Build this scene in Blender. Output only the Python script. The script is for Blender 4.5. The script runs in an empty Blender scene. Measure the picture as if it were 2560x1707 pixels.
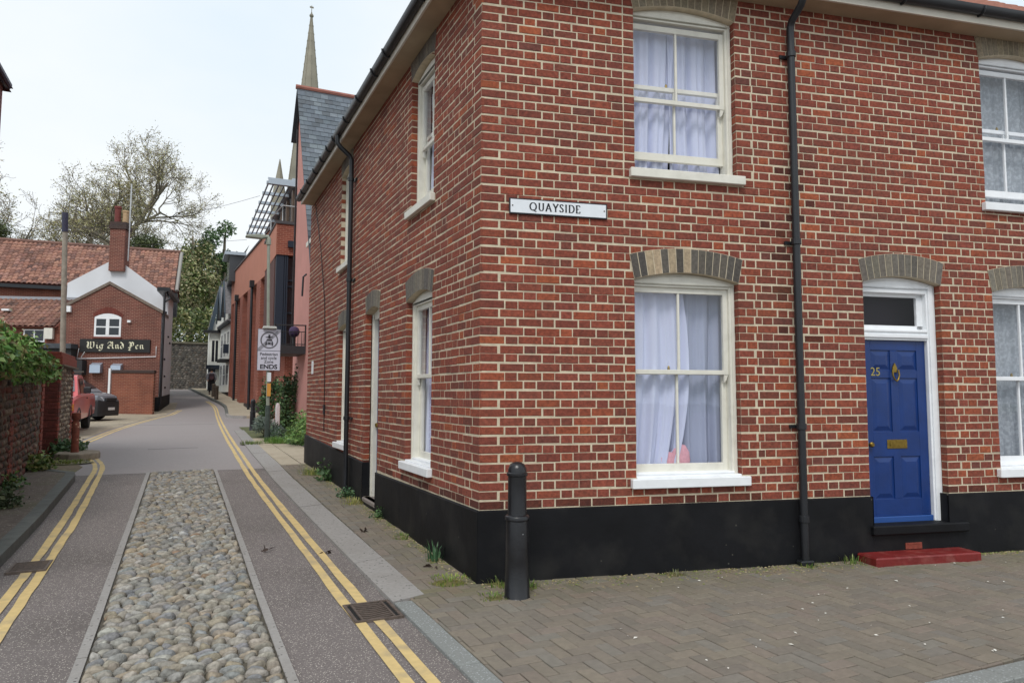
import bpy, bmesh, math, random
from mathutils import Vector, Matrix

# ------------------------------------------------------------------ camera, sky, sun, exposure
# World frame: origin = foot of the brick house's street corner, +Y along the lane, +X to the right, Z up.
SC = bpy.context.scene
COL = SC.collection
F_PX, PITCH, ROLL, YAW = 1750.0, math.atan(133.5 / 1750.0), math.radians(0.14), math.radians(25.2)
CAM = Vector((-2.31374, -5.56856, 1.6))
FW = Vector((math.sin(YAW) * math.cos(PITCH), math.cos(YAW) * math.cos(PITCH), math.sin(PITCH)))
_r0 = Vector((math.cos(YAW), -math.sin(YAW), 0)); _u0 = _r0.cross(FW)
RT = _r0 * math.cos(ROLL) + _u0 * math.sin(ROLL); UP = _u0 * math.cos(ROLL) - _r0 * math.sin(ROLL)
cd = bpy.data.cameras.new('camera'); cam = bpy.data.objects.new('camera', cd); COL.objects.link(cam)
cam.matrix_world = Matrix(((RT.x, UP.x, -FW.x, CAM.x), (RT.y, UP.y, -FW.y, CAM.y), (RT.z, UP.z, -FW.z, CAM.z), (0, 0, 0, 1)))
cd.sensor_fit = 'HORIZONTAL'; cd.sensor_width = 36.0; cd.lens = 36.0 * F_PX / 2560.0
cd.clip_start = 0.05; cd.clip_end = 5000
SC.camera = cam

SUN_EL, SUN_AZ = math.radians(52), math.radians(215)      # azimuth clockwise from +Y: behind and left of the camera
w = bpy.data.worlds.new('World'); SC.world = w; w.use_nodes = True
nt = w.node_tree; nt.nodes.clear()
out = nt.nodes.new('ShaderNodeOutputWorld'); bg = nt.nodes.new('ShaderNodeBackground')
sky = nt.nodes.new('ShaderNodeTexSky'); sky.sky_type = 'NISHITA'; sky.sun_disc = False
sky.sun_elevation = SUN_EL; sky.sun_rotation = SUN_AZ; sky.air_density = 1.0; sky.dust_density = 2.0
tc = nt.nodes.new('ShaderNodeTexCoord'); mp = nt.nodes.new('ShaderNodeMapping'); mp.inputs['Scale'].default_value = (1.0, 1.0, 2.2)
nz = nt.nodes.new('ShaderNodeTexNoise'); nz.inputs['Scale'].default_value = 1.5; nz.inputs['Detail'].default_value = 5; nz.inputs['Roughness'].default_value = 0.5
rp = nt.nodes.new('ShaderNodeValToRGB')                    # the cloud sheet, a little thinner here and there
rp.color_ramp.elements[0].position = 0.33; rp.color_ramp.elements[0].color = (6.9, 8.05, 8.95, 1)
rp.color_ramp.elements[1].position = 0.66; rp.color_ramp.elements[1].color = (8.7, 9.05, 9.25, 1)
mx = nt.nodes.new('ShaderNodeMix'); mx.data_type = 'RGBA'; mx.inputs[0].default_value = 0.94
nt.links.new(tc.outputs['Generated'], mp.inputs['Vector']); nt.links.new(mp.outputs['Vector'], nz.inputs['Vector'])
nt.links.new(nz.outputs['Fac'], rp.inputs['Fac']); nt.links.new(sky.outputs['Color'], mx.inputs[6]); nt.links.new(rp.outputs['Color'], mx.inputs[7])
nt.links.new(mx.outputs[2], bg.inputs['Color']); bg.inputs['Strength'].default_value = 0.099
nt.links.new(bg.outputs['Background'], out.inputs['Surface'])
sl = bpy.data.lights.new('sun', 'SUN'); sl.energy = 1.5; sl.angle = math.radians(18); sl.color = (1.0, 0.97, 0.93)
so = bpy.data.objects.new('sun', sl); COL.objects.link(so)
_sd = Vector((math.sin(SUN_AZ) * math.cos(SUN_EL), math.cos(SUN_AZ) * math.cos(SUN_EL), math.sin(SUN_EL)))
so.rotation_euler = (-_sd).to_track_quat('-Z', 'Y').to_euler(); so.location = _sd * 40
SC.view_settings.view_transform = 'Standard'; SC.view_settings.look = 'None'
SC.view_settings.exposure = 0.22; SC.view_settings.gamma = 1.0; SC.view_settings.use_curve_mapping = False
SC.cycles.max_bounces = 6; SC.cycles.transparent_max_bounces = 16; SC.cycles.use_denoising = True

# ------------------------------------------------------------------ helpers
RND = random.Random(7)
GT, GZ = [-400, 0, 9.3, 20, 33, 44, 54, 400], [0, 0, .21, .38, .57, 1.33, 1.93, 12.0]
def g(y):                                                  # the lane climbs away from the quay
    for i in range(len(GT) - 1):
        if y <= GT[i + 1]:
            return GZ[i] + (GZ[i + 1] - GZ[i]) * (y - GT[i]) / (GT[i + 1] - GT[i])
    return GZ[-1]
def ray(px, py): return FW + RT * ((px - 1280.0) / F_PX) + UP * ((853.5 - py) / F_PX)
def at_depth(px, py, d): return CAM + ray(px, py) * d
def visible_weight(p, n=None):
    d = p - CAM; w = d.dot(FW)
    if w < .3: return 0
    x, y = F_PX * d.dot(RT) / w, F_PX * d.dot(UP) / w
    if abs(x) > 1290 or abs(y) > 865: return 0
    c = 1.0 if n is None else max(0.0, -d.normalized().dot(n))
    return c / (w * w)
def lin(r, gg, b):
    f = lambda c: c / 12.92 if c <= .04045 else ((c + .055) / 1.055) ** 2.4
    return tuple(f(v / 255.0) for v in (r, gg, b))
def vary(c, a, rnd=RND):
    k = 1 + rnd.uniform(-a, a); return (c[0] * k * (1 + rnd.uniform(-a, a) * .25), c[1] * k, c[2] * k * (1 + rnd.uniform(-a, a) * .25))
WPOS = {}
def wpos(o): return WPOS.get(o.name, Vector((0, 0, 0)))
def tag(o, label=None, cat=None, group=None, kind=None):
    if label: o['label'] = label
    if cat: o['category'] = cat
    if group: o['group'] = group
    if kind: o['kind'] = kind
    return o
def thing(name, label, cat, loc=(0, 0, 0), group=None):
    o = bpy.data.objects.new(name, None); COL.objects.link(o); o.location = loc; o.empty_display_size = .2
    WPOS[o.name] = Vector(loc)
    return tag(o, label, cat, group)
class Fr:                                                  # local frame (s, n, z) -> world
    def __init__(s, o, ex, ey, ez=(0, 0, 1)):
        s.o, s.x, s.y, s.z = Vector(o), Vector(ex), Vector(ey), Vector(ez)
        s.flip = s.x.cross(s.y).dot(s.z) < 0
    def __call__(s, p): return s.o + s.x * p[0] + s.y * p[1] + s.z * p[2]
ID = Fr((0, 0, 0), (1, 0, 0), (0, 1, 0))
BOXF = [(0, 3, 2, 1), (4, 5, 6, 7), (0, 1, 5, 4), (1, 2, 6, 5), (2, 3, 7, 6), (3, 0, 4, 7)]
class MB:
    def __init__(s, fr=ID): s.v, s.f, s.c, s.fr = [], [], [], fr
    def add(s, vs, fs, col=(1, 1, 1)):
        o = len(s.v); fr = s.fr
        s.v += [fr(p) for p in vs]; s.c += [col] * len(vs)
        s.f += [tuple(i + o for i in (reversed(f) if fr.flip else f)) for f in fs]; return s
    def box(s, x0, x1, y0, y1, z0, z1, col=(1, 1, 1)):
        return s.add([(x0, y0, z0), (x1, y0, z0), (x1, y1, z0), (x0, y1, z0), (x0, y0, z1), (x1, y0, z1), (x1, y1, z1), (x0, y1, z1)], BOXF, col)
    def prism(s, poly, y0, y1, col=(1, 1, 1)):             # polygon in (s,z) counter-clockwise, extruded along n
        n = len(poly)
        vs = [(a, y0, b) for a, b in poly] + [(a, y1, b) for a, b in poly]
        fs = [tuple(range(n)), tuple(range(2 * n - 1, n - 1, -1))] + [(i, i + n, (i + 1) % n + n, (i + 1) % n) for i in range(n)]
        return s.add(vs, fs, col)
    def slab(s, poly, z0, z1, col=(1, 1, 1)):              # polygon in (x,y) counter-clockwise, extruded along z
        n = len(poly)
        vs = [(a, b, z0) for a, b in poly] + [(a, b, z1) for a, b in poly]
        fs = [tuple(range(n - 1, -1, -1)), tuple(range(n, 2 * n))] + [(i, (i + 1) % n, (i + 1) % n + n, i + n) for i in range(n)]
        return s.add(vs, fs, col)
    def tube(s, pts, r, seg=8, col=(1, 1, 1), caps=True):
        pts = [Vector(p) for p in pts]; rs = r if isinstance(r, (list, tuple)) else [r] * len(pts)
        vs, fs = [], []; prev = None
        for i, p in enumerate(pts):
            t = (pts[min(i + 1, len(pts) - 1)] - pts[max(i - 1, 0)]).normalized()
            if prev is None:
                a = Vector((0, 0, 1)) if abs(t.z) < .9 else Vector((1, 0, 0)); u = t.cross(a).normalized()
            else: u = (prev - t * prev.dot(t)).normalized()
            prev = u; v = t.cross(u)
            for k in range(seg):
                an = 2 * math.pi * k / seg; vs.append(tuple(p + (u * math.cos(an) + v * math.sin(an)) * rs[i]))
        for i in range(len(pts) - 1):
            for k in range(seg):
                a, b = i * seg + k, i * seg + (k + 1) % seg; fs.append((a, b, b + seg, a + seg))
        if caps:
            fs.append(tuple(range(seg - 1, -1, -1))); m = (len(pts) - 1) * seg; fs.append(tuple(range(m, m + seg)))
        return s.add(vs, fs, col)
    def lathe(s, prof, c=(0, 0, 0), seg=16, col=(1, 1, 1)):  # profile [(r,z)] bottom to top
        vs, fs = [], []
        for r, z in prof:
            for k in range(seg):
                an = 2 * math.pi * k / seg; vs.append((c[0] + r * math.cos(an), c[1] + r * math.sin(an), c[2] + z))
        for i in range(len(prof) - 1):
            for k in range(seg):
                a, b = i * seg + k, i * seg + (k + 1) % seg; fs.append((a, b, b + seg, a + seg))
        fs.append(tuple(range(seg - 1, -1, -1))); m = (len(prof) - 1) * seg; fs.append(tuple(range(m, m + seg)))
        return s.add(vs, fs, col)
    def mesh(s, name, at):
        me = bpy.data.meshes.new(name)
        me.from_pydata([tuple(v - at) for v in s.v], [], s.f)
        ca = me.color_attributes.new('col', 'FLOAT_COLOR', 'POINT')
        ca.data.foreach_set('color', [k for c in s.c for k in (c[0], c[1], c[2], 1.0)])
        return me
    def build(s, name, mat, parent=None, smooth=False, bev=0.0, seg=1, local=False, angle=40):
        if local: at = Vector((0, 0, 0))
        else:
            xs, ys, zs = [v.x for v in s.v], [v.y for v in s.v], [v.z for v in s.v]
            at = Vector(((min(xs) + max(xs)) / 2, (min(ys) + max(ys)) / 2, min(zs)))
        me = s.mesh(name, at); me.materials.append(mat)
        o = bpy.data.objects.new(name, me); COL.objects.link(o)
        if parent is not None: o.parent = parent
        o.location = at - (wpos(parent) if parent is not None else Vector((0, 0, 0)))
        WPOS[o.name] = at.copy()
        if local: o.location = (0, 0, 0)
        if smooth:
            for p in me.polygons: p.use_smooth = True
            if smooth == 'auto': me.set_sharp_from_angle(angle=math.radians(angle))
        if bev:
            b = o.modifiers.new('bevel', 'BEVEL'); b.width = bev; b.segments = seg; b.limit_method = 'ANGLE'; b.angle_limit = math.radians(35)
        return o
def part(name, mat, parent, *boxes, fr=ID, **kw):
    m = MB(fr)
    for b in boxes: m.box(*b)
    return m.build(name, mat, parent, **kw)
def pieces(name, rest_name, plist, mat, parent, limit=300, smooth=False, keep=lambda w: w > 0):
    """plist: (weight, MB). The largest in view become objects of their own, the rest one 'stuff' part."""
    order = sorted(range(len(plist)), key=lambda i: -plist[i][0])
    solo = set(i for i in order[:limit] if keep(plist[i][0])); rest = MB()
    for i, (wt, m) in enumerate(plist):
        if i in solo: m.build(name, mat, parent, smooth=smooth)
        else:
            o = len(rest.v); rest.v += m.v; rest.c += m.c; rest.f += [tuple(k + o for k in f) for f in m.f]
    if rest.v: tag(rest.build(rest_name, mat, parent, smooth=smooth), kind='stuff')
def copy_tree(o, parent=None, loc=None):
    c = o.copy(); COL.objects.link(c)
    if parent is not None: c.parent = parent
    if loc is not None: c.location = loc; WPOS[c.name] = Vector(loc)
    for ch in list(o.children): copy_tree(ch, c)
    return c

# ------------------------------------------------------------------ materials
MATS = {}
def mat(name, col=(.5, .5, .5), rough=.8, attr=False, n_amt=0.0, n_scale=8.0, dark=None, bump=0.0, b_scale=60.0, metal=0.0, spec=.5,
        stain=None, stain_amt=0.0, stain_scale=1.5, speck=None, speck_scale=90.0, speck_t=.12, coat=0.0, sss=0):
    if name in MATS: return MATS[name]
    m = bpy.data.materials.new(name); m.use_nodes = True; MATS[name] = m
    t = m.node_tree; b = t.nodes['Principled BSDF']; N = t.nodes.new; K = t.links.new
    b.inputs['Roughness'].default_value = rough; b.inputs['Metallic'].default_value = metal
    b.inputs['Specular IOR Level'].default_value = spec
    if coat: b.inputs['Coat Weight'].default_value = coat; b.inputs['Coat Roughness'].default_value = .08
    tcn = N('ShaderNodeNewGeometry').outputs['Position']
    if attr:
        a = N('ShaderNodeAttribute'); a.attribute_name = 'col'; c = a.outputs['Color']
        if col != (.5, .5, .5):
            mm = N('ShaderNodeMix'); mm.data_type = 'RGBA'; mm.blend_type = 'MULTIPLY'; mm.inputs[0].default_value = 1
            mm.inputs[7].default_value = (*col, 1); K(c, mm.inputs[6]); c = mm.outputs[2]
    else:
        r = N('ShaderNodeRGB'); r.outputs[0].default_value = (*col, 1); c = r.outputs[0]
    def noise(sc, det=4):
        n = N('ShaderNodeTexNoise'); n.inputs['Scale'].default_value = sc; n.inputs['Detail'].default_value = det; K(tcn, n.inputs['Vector']); return n.outputs['Fac']
    if n_amt:
        mr = N('ShaderNodeMapRange'); mr.inputs[1].default_value = .3; mr.inputs[2].default_value = .7; mr.inputs[3].default_value = 1 - n_amt; mr.inputs[4].default_value = 1 + n_amt
        K(noise(n_scale), mr.inputs[0]); v = N('ShaderNodeVectorMath'); v.operation = 'SCALE'; K(c, v.inputs[0]); K(mr.outputs[0], v.inputs['Scale']); c = v.outputs[0]
    if stain is not None:
        mr = N('ShaderNodeMapRange'); mr.inputs[1].default_value = .5; mr.inputs[2].default_value = .75; mr.inputs[3].default_value = 0; mr.inputs[4].default_value = stain_amt
        K(noise(stain_scale, 6), mr.inputs[0]); mm = N('ShaderNodeMix'); mm.data_type = 'RGBA'; K(mr.outputs[0], mm.inputs[0]); K(c, mm.inputs[6]); mm.inputs[7].default_value = (*stain, 1); c = mm.outputs[2]
    if speck is not None:
        vo = N('ShaderNodeTexVoronoi'); vo.inputs['Scale'].default_value = speck_scale; K(tcn, vo.inputs['Vector'])
        sx = N('ShaderNodeSeparateColor'); K(vo.outputs['Color'], sx.inputs[0])
        gt = N('ShaderNodeMath'); gt.operation = 'LESS_THAN'; gt.inputs[1].default_value = speck_t; K(sx.outputs[0], gt.inputs[0])
        ds = N('ShaderNodeMath'); ds.operation = 'LESS_THAN'; ds.inputs[1].default_value = .42; K(vo.outputs['Distance'], ds.inputs[0])
        ml = N('ShaderNodeMath'); ml.operation = 'MULTIPLY'; K(gt.outputs[0], ml.inputs[0]); K(ds.outputs[0], ml.inputs[1])
        mm = N('ShaderNodeMix'); mm.data_type = 'RGBA'; K(ml.outputs[0], mm.inputs[0]); K(c, mm.inputs[6]); mm.inputs[7].default_value = (*speck, 1); c = mm.outputs[2]
    K(c, b.inputs['Base Color'])
    if bump:
        bp = N('ShaderNodeBump'); bp.inputs['Strength'].default_value = min(1, bump); bp.inputs['Distance'].default_value = .01; K(noise(b_scale, 5), bp.inputs['Height']); K(bp.outputs['Normal'], b.inputs['Normal'])
    return m
BRICK = mat('brick', attr=True, rough=.88, n_amt=.3, n_scale=34, bump=.6, b_scale=80, stain=lin(92, 62, 52), stain_amt=.38, stain_scale=1.4)
MORTAR = mat('mortar', lin(204, 191, 166), .95, n_amt=.14, n_scale=14, bump=.4, b_scale=120, stain=lin(120, 100, 85), stain_amt=.5, stain_scale=2.2)
ARCH = mat('arch_brick', attr=True, rough=.9, n_amt=.25, n_scale=38, bump=.5, b_scale=80)
PLINTH = mat('black_masonry_paint', (.0068, .007, .0086), .6, spec=.22, n_amt=.3, n_scale=3, bump=.2, b_scale=14, stain=(.034, .032, .029), stain_amt=.5, stain_scale=2.6, speck=(.06, .058, .05), speck_scale=48, speck_t=.002)
CREAM = mat('cream_paint', lin(222, 219, 207), .45, n_amt=.05, n_scale=6, stain=lin(170, 165, 150), stain_amt=.25, stain_scale=9)
WHITE = mat('white_paint', lin(236, 238, 240), .4, n_amt=.04, n_scale=7, stain=lin(190, 190, 188), stain_amt=.2, stain_scale=8)
FASCIA = mat('fascia_paint', lin(205, 198, 184), .5, n_amt=.06, n_scale=5)
SOFFIT = mat('soffit_board', lin(168, 150, 124), .7, n_amt=.12, n_scale=3)
BLUE = mat('blue_gloss_paint', lin(7, 48, 110), .36, n_amt=.14, n_scale=5, coat=.08, bump=.12, b_scale=25)
BRASS = mat('brass', lin(150, 125, 60), .3, metal=.9, n_amt=.2, n_scale=40)
BLACKP = mat('black_gloss_paint', (.011, .011, .013), .32, n_amt=.3, n_scale=8, bump=.15, b_scale=60, speck=(.2, .2, .2), speck_scale=75, speck_t=.003)
GUTTER = mat('black_plastic', (.016, .017, .02), .38, n_amt=.2, n_scale=4)
REDP = mat('red_step_paint', lin(120, 34, 32), .45, n_amt=.2, n_scale=6, bump=.3, b_scale=40, stain=lin(170, 120, 110), stain_amt=.3, stain_scale=9)
DARK = mat('dark_interior', (.02, .02, .024), .9)
IRON = mat('cast_iron', lin(92, 80, 72), .6, n_amt=.3, n_scale=30, bump=.3, b_scale=70)
HOLE = mat('drain_dark', (.006, .006, .006), .9)
def glass_mat(name, tint=(.985, .99, 1.0), refl=.42, base=.075):
    m = bpy.data.materials.new(name); m.use_nodes = True; t = m.node_tree; t.nodes.clear(); N = t.nodes.new
    o = N('ShaderNodeOutputMaterial'); mixn = N('ShaderNodeMixShader'); tr = N('ShaderNodeBsdfTransparent'); gl = N('ShaderNodeBsdfGlossy')
    tr.inputs['Color'].default_value = (*tint, 1); gl.inputs['Roughness'].default_value = .02; gl.inputs['Color'].default_value = (1, 1, 1, 1)
    lw_ = N('ShaderNodeLayerWeight'); lw_.inputs['Blend'].default_value = .5; f = N('ShaderNodeMath'); f.operation = 'POWER'; f.inputs[1].default_value = 5; t.links.new(lw_.outputs['Facing'], f.inputs[0])
    nz_ = N('ShaderNodeTexNoise'); nz_.inputs['Scale'].default_value = 2.2; bp = N('ShaderNodeBump'); bp.inputs['Strength'].default_value = .06; bp.inputs['Distance'].default_value = .02
    t.links.new(nz_.outputs['Fac'], bp.inputs['Height']); t.links.new(bp.outputs['Normal'], gl.inputs['Normal'])
    ad = N('ShaderNodeMath'); ad.operation = 'MULTIPLY_ADD'; ad.inputs[1].default_value = refl * 2; ad.inputs[2].default_value = base; ad.use_clamp = True
    t.links.new(f.outputs[0], ad.inputs[0]); t.links.new(ad.outputs[0], mixn.inputs[0]); t.links.new(tr.outputs[0], mixn.inputs[1]); t.links.new(gl.outputs[0], mixn.inputs[2]); t.links.new(mixn.outputs[0], o.inputs['Surface'])
    return m
GLASS = glass_mat('window_glass'); GLASS_D = glass_mat('fanlight_glass', refl=.3, base=.025)
def cloth_mat(name, c, c2=None, sc=60):
    m = bpy.data.materials.new(name); m.use_nodes = True; t = m.node_tree; t.nodes.clear(); N = t.nodes.new
    o = N('ShaderNodeOutputMaterial'); mixn = N('ShaderNodeMixShader'); d = N('ShaderNodeBsdfDiffuse'); tl = N('ShaderNodeBsdfTranslucent')
    mixn.inputs[0].default_value = .12
    if c2:
        wv = N('ShaderNodeTexNoise'); wv.inputs['Scale'].default_value = sc; wv.inputs['Detail'].default_value = 6
        gm = N('ShaderNodeNewGeometry'); t.links.new(gm.outputs['Position'], wv.inputs['Vector'])
        r = N('ShaderNodeValToRGB'); r.color_ramp.elements[0].position = .45; r.color_ramp.elements[0].color = (*c2, 1); r.color_ramp.elements[1].position = .62; r.color_ramp.elements[1].color = (*c, 1)
        t.links.new(wv.outputs['Fac'], r.inputs['Fac']); t.links.new(r.outputs['Color'], d.inputs['Color'])
    else: d.inputs['Color'].default_value = (*c, 1)
    tl.inputs['Color'].default_value = (*c, 1)
    t.links.new(d.outputs[0], mixn.inputs[1]); t.links.new(tl.outputs[0], mixn.inputs[2]); t.links.new(mixn.outputs[0], o.inputs['Surface'])
    return m
VOILE = cloth_mat('white_voile', (.66, .70, .88)); VOILE2 = cloth_mat('shaded_voile', (.40, .44, .58))  # VOILE2 has the rear panel's shaded, see-through look put into its colour
LACE = cloth_mat('grey_lace', (.46, .50, .54), (.32, .35, .39), 26)
# ------------------------------------------------------------------ the setting: ground, lane, pavements
EARTH = mat('earth', lin(92, 96, 62), .95, n_amt=.3, n_scale=2, bump=.5, b_scale=12)
ASPH = mat('chipped_asphalt', lin(116, 108, 105), .9, n_amt=.28, n_scale=70, bump=.7, b_scale=110, speck=lin(190, 182, 172), speck_scale=110, speck_t=.2, stain=lin(90, 83, 79), stain_amt=.7, stain_scale=.8)
ASPH2 = mat('smooth_asphalt', lin(146, 139, 137), .9, n_amt=.07, n_scale=20, bump=.2, b_scale=120, stain=lin(140, 133, 132), stain_amt=.45, stain_scale=.7)
GRAVEL = mat('forecourt_gravel', lin(160, 148, 128), .95, n_amt=.22, n_scale=9, bump=.6, b_scale=30, stain=lin(105, 98, 90), stain_amt=.6, stain_scale=.9)
LPAVE = mat('dirty_footway', lin(104, 94, 86), .95, n_amt=.25, n_scale=12, bump=.6, b_scale=50, stain=lin(84, 92, 52), stain_amt=.45, stain_scale=1.3, speck=lin(165, 155, 145), speck_scale=55, speck_t=.06)
BED = mat('joint_sand', lin(88, 80, 66), .98, n_amt=.3, n_scale=10, stain=lin(74, 82, 40), stain_amt=.6, stain_scale=2.0)
PAVER = mat('block_paver', attr=True, rough=.9, n_amt=.1, n_scale=26, bump=.35, b_scale=120, stain=lin(105, 98, 84), stain_amt=.3, stain_scale=.9)
KERBS = mat('kerb_stone', lin(150, 146, 142), .85, n_amt=.09, n_scale=30, bump=.35, b_scale=60, speck=lin(92, 88, 86), speck_scale=48, speck_t=.07, stain=lin(126, 120, 112), stain_amt=.4, stain_scale=1.6)
GRANITE = mat('grey_granite', lin(128, 130, 127), .8, n_amt=.14, n_scale=70, bump=.3, b_scale=90, speck=lin(160, 164, 164), speck_scale=80, speck_t=.2)
LKERB = mat('old_kerb', lin(98, 100, 96), .88, n_amt=.15, n_scale=9, bump=.3, b_scale=50, stain=lin(74, 72, 64), stain_amt=.5, stain_scale=1.8)
CONC = mat('concrete_slab', lin(170, 158, 138), .92, n_amt=.1, n_scale=14, bump=.3, b_scale=60, stain=lin(135, 124, 104), stain_amt=.5, stain_scale=1.2)
YELLOW = mat('yellow_line_paint', lin(206, 180, 124), .8, n_amt=.08, n_scale=18, bump=.3, b_scale=90, stain=lin(160, 145, 120), stain_amt=.8, stain_scale=5.5)
COBBED = mat('cobble_mortar', lin(78, 72, 63), .95, n_amt=.3, n_scale=20, bump=.5, b_scale=60, stain=lin(92, 98, 62), stain_amt=.3, stain_scale=2.0)
COBBLE = mat('flint_cobble', attr=True, col=(.90, .89, .86), rough=.68, n_amt=.32, n_scale=40, bump=.6, b_scale=70, stain=lin(84, 76, 66), stain_amt=.45, stain_scale=14)

def ysteps(y0, y1, st=1.0):
    n = max(1, int(math.ceil((y1 - y0) / st))); ys = [y0 + (y1 - y0) * i / n for i in range(n + 1)]
    return sorted(set(ys + [t for t in GT if y0 < t < y1]))
def sheet(name, xl, xr, y0, y1, dz, m, parent=None, thick=0.0, st=1.0):
    fl = xl if callable(xl) else (lambda y: xl); fr_ = xr if callable(xr) else (lambda y: xr)
    b = MB(); ys = ysteps(y0, y1, st); vs, fs = [], []
    for y in ys:
        vs += [(fl(y), y, g(y) + dz), (fr_(y), y, g(y) + dz)]
        if thick: vs += [(fr_(y), y, g(y) + dz - thick), (fl(y), y, g(y) + dz - thick)]
    k = 4 if thick else 2
    for i in range(len(ys) - 1):
        a = i * k; c = a + k
        fs.append((a, a + 1, c + 1, c))
        if thick: fs += [(a + 1, a + 2, c + 2, c + 1), (a + 3, a, c, c + 3)]
    if thick: fs += [(0, 3, 2, 1), (len(vs) - 4, len(vs) - 3, len(vs) - 2, len(vs) - 1)]
    b.add(vs, fs); o = b.build(name, m, parent)
    return o
def flat(name, poly, dz, thick, m, parent=None):                       # small polygon slab laid on the sloping ground
    b = MB(); n = len(poly)
    vs = [(x, y, g(y) + dz) for x, y in poly] + [(x, y, g(y) + dz - thick) for x, y in poly]
    b.add(vs, [tuple(range(n)), tuple(range(2 * n - 1, n - 1, -1))] + [(i, i + n, (i + 1) % n + n, (i + 1) % n) for i in range(n)])
    return b.build(name, m, parent)
def interp(pts, y):
    if y <= pts[0][0]: return pts[0][1]
    for (a, va), (b, vb) in zip(pts, pts[1:]):
        if y <= b: return va + (vb - va) * (y - a) / (b - a)
    return pts[-1][1]

tag(sheet('ground', -400, 400, -120, 400, -.06, EARTH, st=20), kind='structure')
road = tag(sheet('road', -40, 60, -60, 8.62, 0, ASPH), kind='structure')
tag(sheet('upper_road', -26, 3.2, 8.60, 55.4, .004, ASPH2), kind='structure')
# tarmac reinstatement lines across the lane
for yy, x0, x1 in ((13.4, -3.0, -1.9), (23.9, -8.5, -1.1)):
    tag(flat('patch_joint', [(x0, yy), (x1, yy + .15), (x1, yy + .19), (x0, yy + .06)], .0065, .003, mat('tar', lin(96, 91, 90), .9), road), kind='structure')

def ribbon(name, pts, wd, dz, m, parent):
    out = []; P = [Vector((x, y, 0)) for x, y in pts]
    for a, b in zip(P, P[1:]):
        n = max(1, int((b - a).length / .3)); out += [a + (b - a) * (i / n) for i in range(n)]
    out.append(P[-1]); vs, fs = [], []
    rn = random.Random(len(name) + int(pts[0][0] * 100))
    for i, p in enumerate(out):
        t = (out[min(i + 1, len(out) - 1)] - out[max(i - 1, 0)]).normalized(); s = Vector((-t.y, t.x, 0))
        l = p + s * (wd / 2 + rn.uniform(-.006, .006)); r = p - s * (wd / 2 + rn.uniform(-.006, .006))
        vs += [(r.x, r.y, g(r.y) + dz), (l.x, l.y, g(l.y) + dz)]
    fs = [(2 * i, 2 * i + 2, 2 * i + 3, 2 * i + 1) for i in range(len(out) - 1)]
    b = MB(); b.add(vs, [tuple(reversed(f)) for f in fs]); return tag(b.build(name, m, parent), kind='structure')
def smooth_pts(pts, k=3):
    for _ in range(k):
        q = [pts[0]]
        for a, b in zip(pts, pts[1:]): q += [(a[0] * .75 + b[0] * .25, a[1] * .75 + b[1] * .25), (a[0] * .25 + b[0] * .75, a[1] * .25 + b[1] * .75)]
        pts = q + [pts[-1]]
    return pts
ylr = lambda L: [(-v, u) for u, v in L]
for L_ in ([(-5, 1.13), (-.5, 1.12), (2.5, 1.16), (7.5, 1.21), (12, 1.16), (17.7, 1.09), (28, .86), (37, .58), (41.5, .95)],
           [(-5, .98), (-.56, .99), (2.44, 1.03), (7, 1.09), (12, 1.03), (17.7, .96), (28, .73), (37, .46), (41.6, .82)],
           [(-5, 3.48), (.9, 3.48), (2.3, 3.48), (5.35, 3.55), (8.25, 3.66), (9.3, 3.68), (10.7, 3.83), (12.3, 4.19), (13, 4.6)],
           [(-5, 3.33), (.2, 3.35), (2.35, 3.37), (4.65, 3.4), (7.84, 3.52), (9.75, 3.59), (11.23, 3.81), (12.7, 4.17), (13.4, 4.7)],
           [(14.2, 4.75), (17.6, 4.55), (21, 4.35), (25, 3.95), (29.4, 3.4), (35.5, 2.42)],
           [(14.0, 4.6), (17.6, 4.4), (21, 4.2), (25, 3.8), (29.4, 3.25), (35.5, 2.27)]):
    ribbon('yellow_line', smooth_pts(ylr(L_)), .076, .0085, YELLOW, road)

# pub forecourt (loose gravel and old concrete), with its own worn kerb line
fc = [(14.0, 4.9), (21, 4.5), (25, 4.1), (29.4, 3.55), (35.5, 2.6), (40.5, 2.5)]
tag(sheet('forecourt', -16, lambda y: -interp(fc, y), 14.2, 40.4, .012, GRAVEL), kind='structure')
for (x0, y0, x1, y1) in ((-7.9, 17.6, -4.9, 16.6),):
    tag(flat('kerb', [(x0, y0), (x0, y0 - .22), (x1 - .3, y1 - .22), (x1, y1 - .05), (x1, y1 + .1), (x1 - .3, y1 + .25)], .1, .11, LKERB), kind='structure')

# ---- right footway: kerbs, block paving, slabs
rside = tag(sheet('paving_bed', -.66, 9.0, -2.9, 0.05, .010, BED, thick=.012), kind='structure')
tag(sheet('paving_bed', -.55, .35, 0.05, 8.9, .010, BED, thick=.012), kind='structure')
kj = [-.24, 1.02, 4.1, 6.6, 7.9, 8.9, 10.1, 11.4, 12.8, 14.3, 16, 17.8, 19.6]
for a, b in zip(kj, kj[1:]):
    ki = lambda y: -interp([(0, .52), (6, .56), (12, .5), (19.6, .38)], y); ko = lambda y: -interp([(-.3, .8), (3.2, .84), (6, .88), (12, .82), (19.6, .68)], y)
    e = .006; dz = .030 + RND.uniform(-.004, .004)
    tag(flat('kerb_slab', [(ko(a), a + e + .0), (ki(a), a + e + .1), (ki(b), b - e + .1), (ko(b), b - e)], dz, .05, KERBS, rside), kind='structure')
kj = [-4.4, -3.62, -2.96, -2.31, -1.62, -1.0, -.44, -.245]
for a, b in zip(kj, kj[1:]):
    tag(part('kerb_stone', GRANITE, rside, (-.795, -.655, a + .004, b - .004, -.03, .027 + RND.uniform(-.002, .002)), bev=.006), kind='structure')
xk = [1.2, 1.95, 2.75, 3.6]
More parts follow.
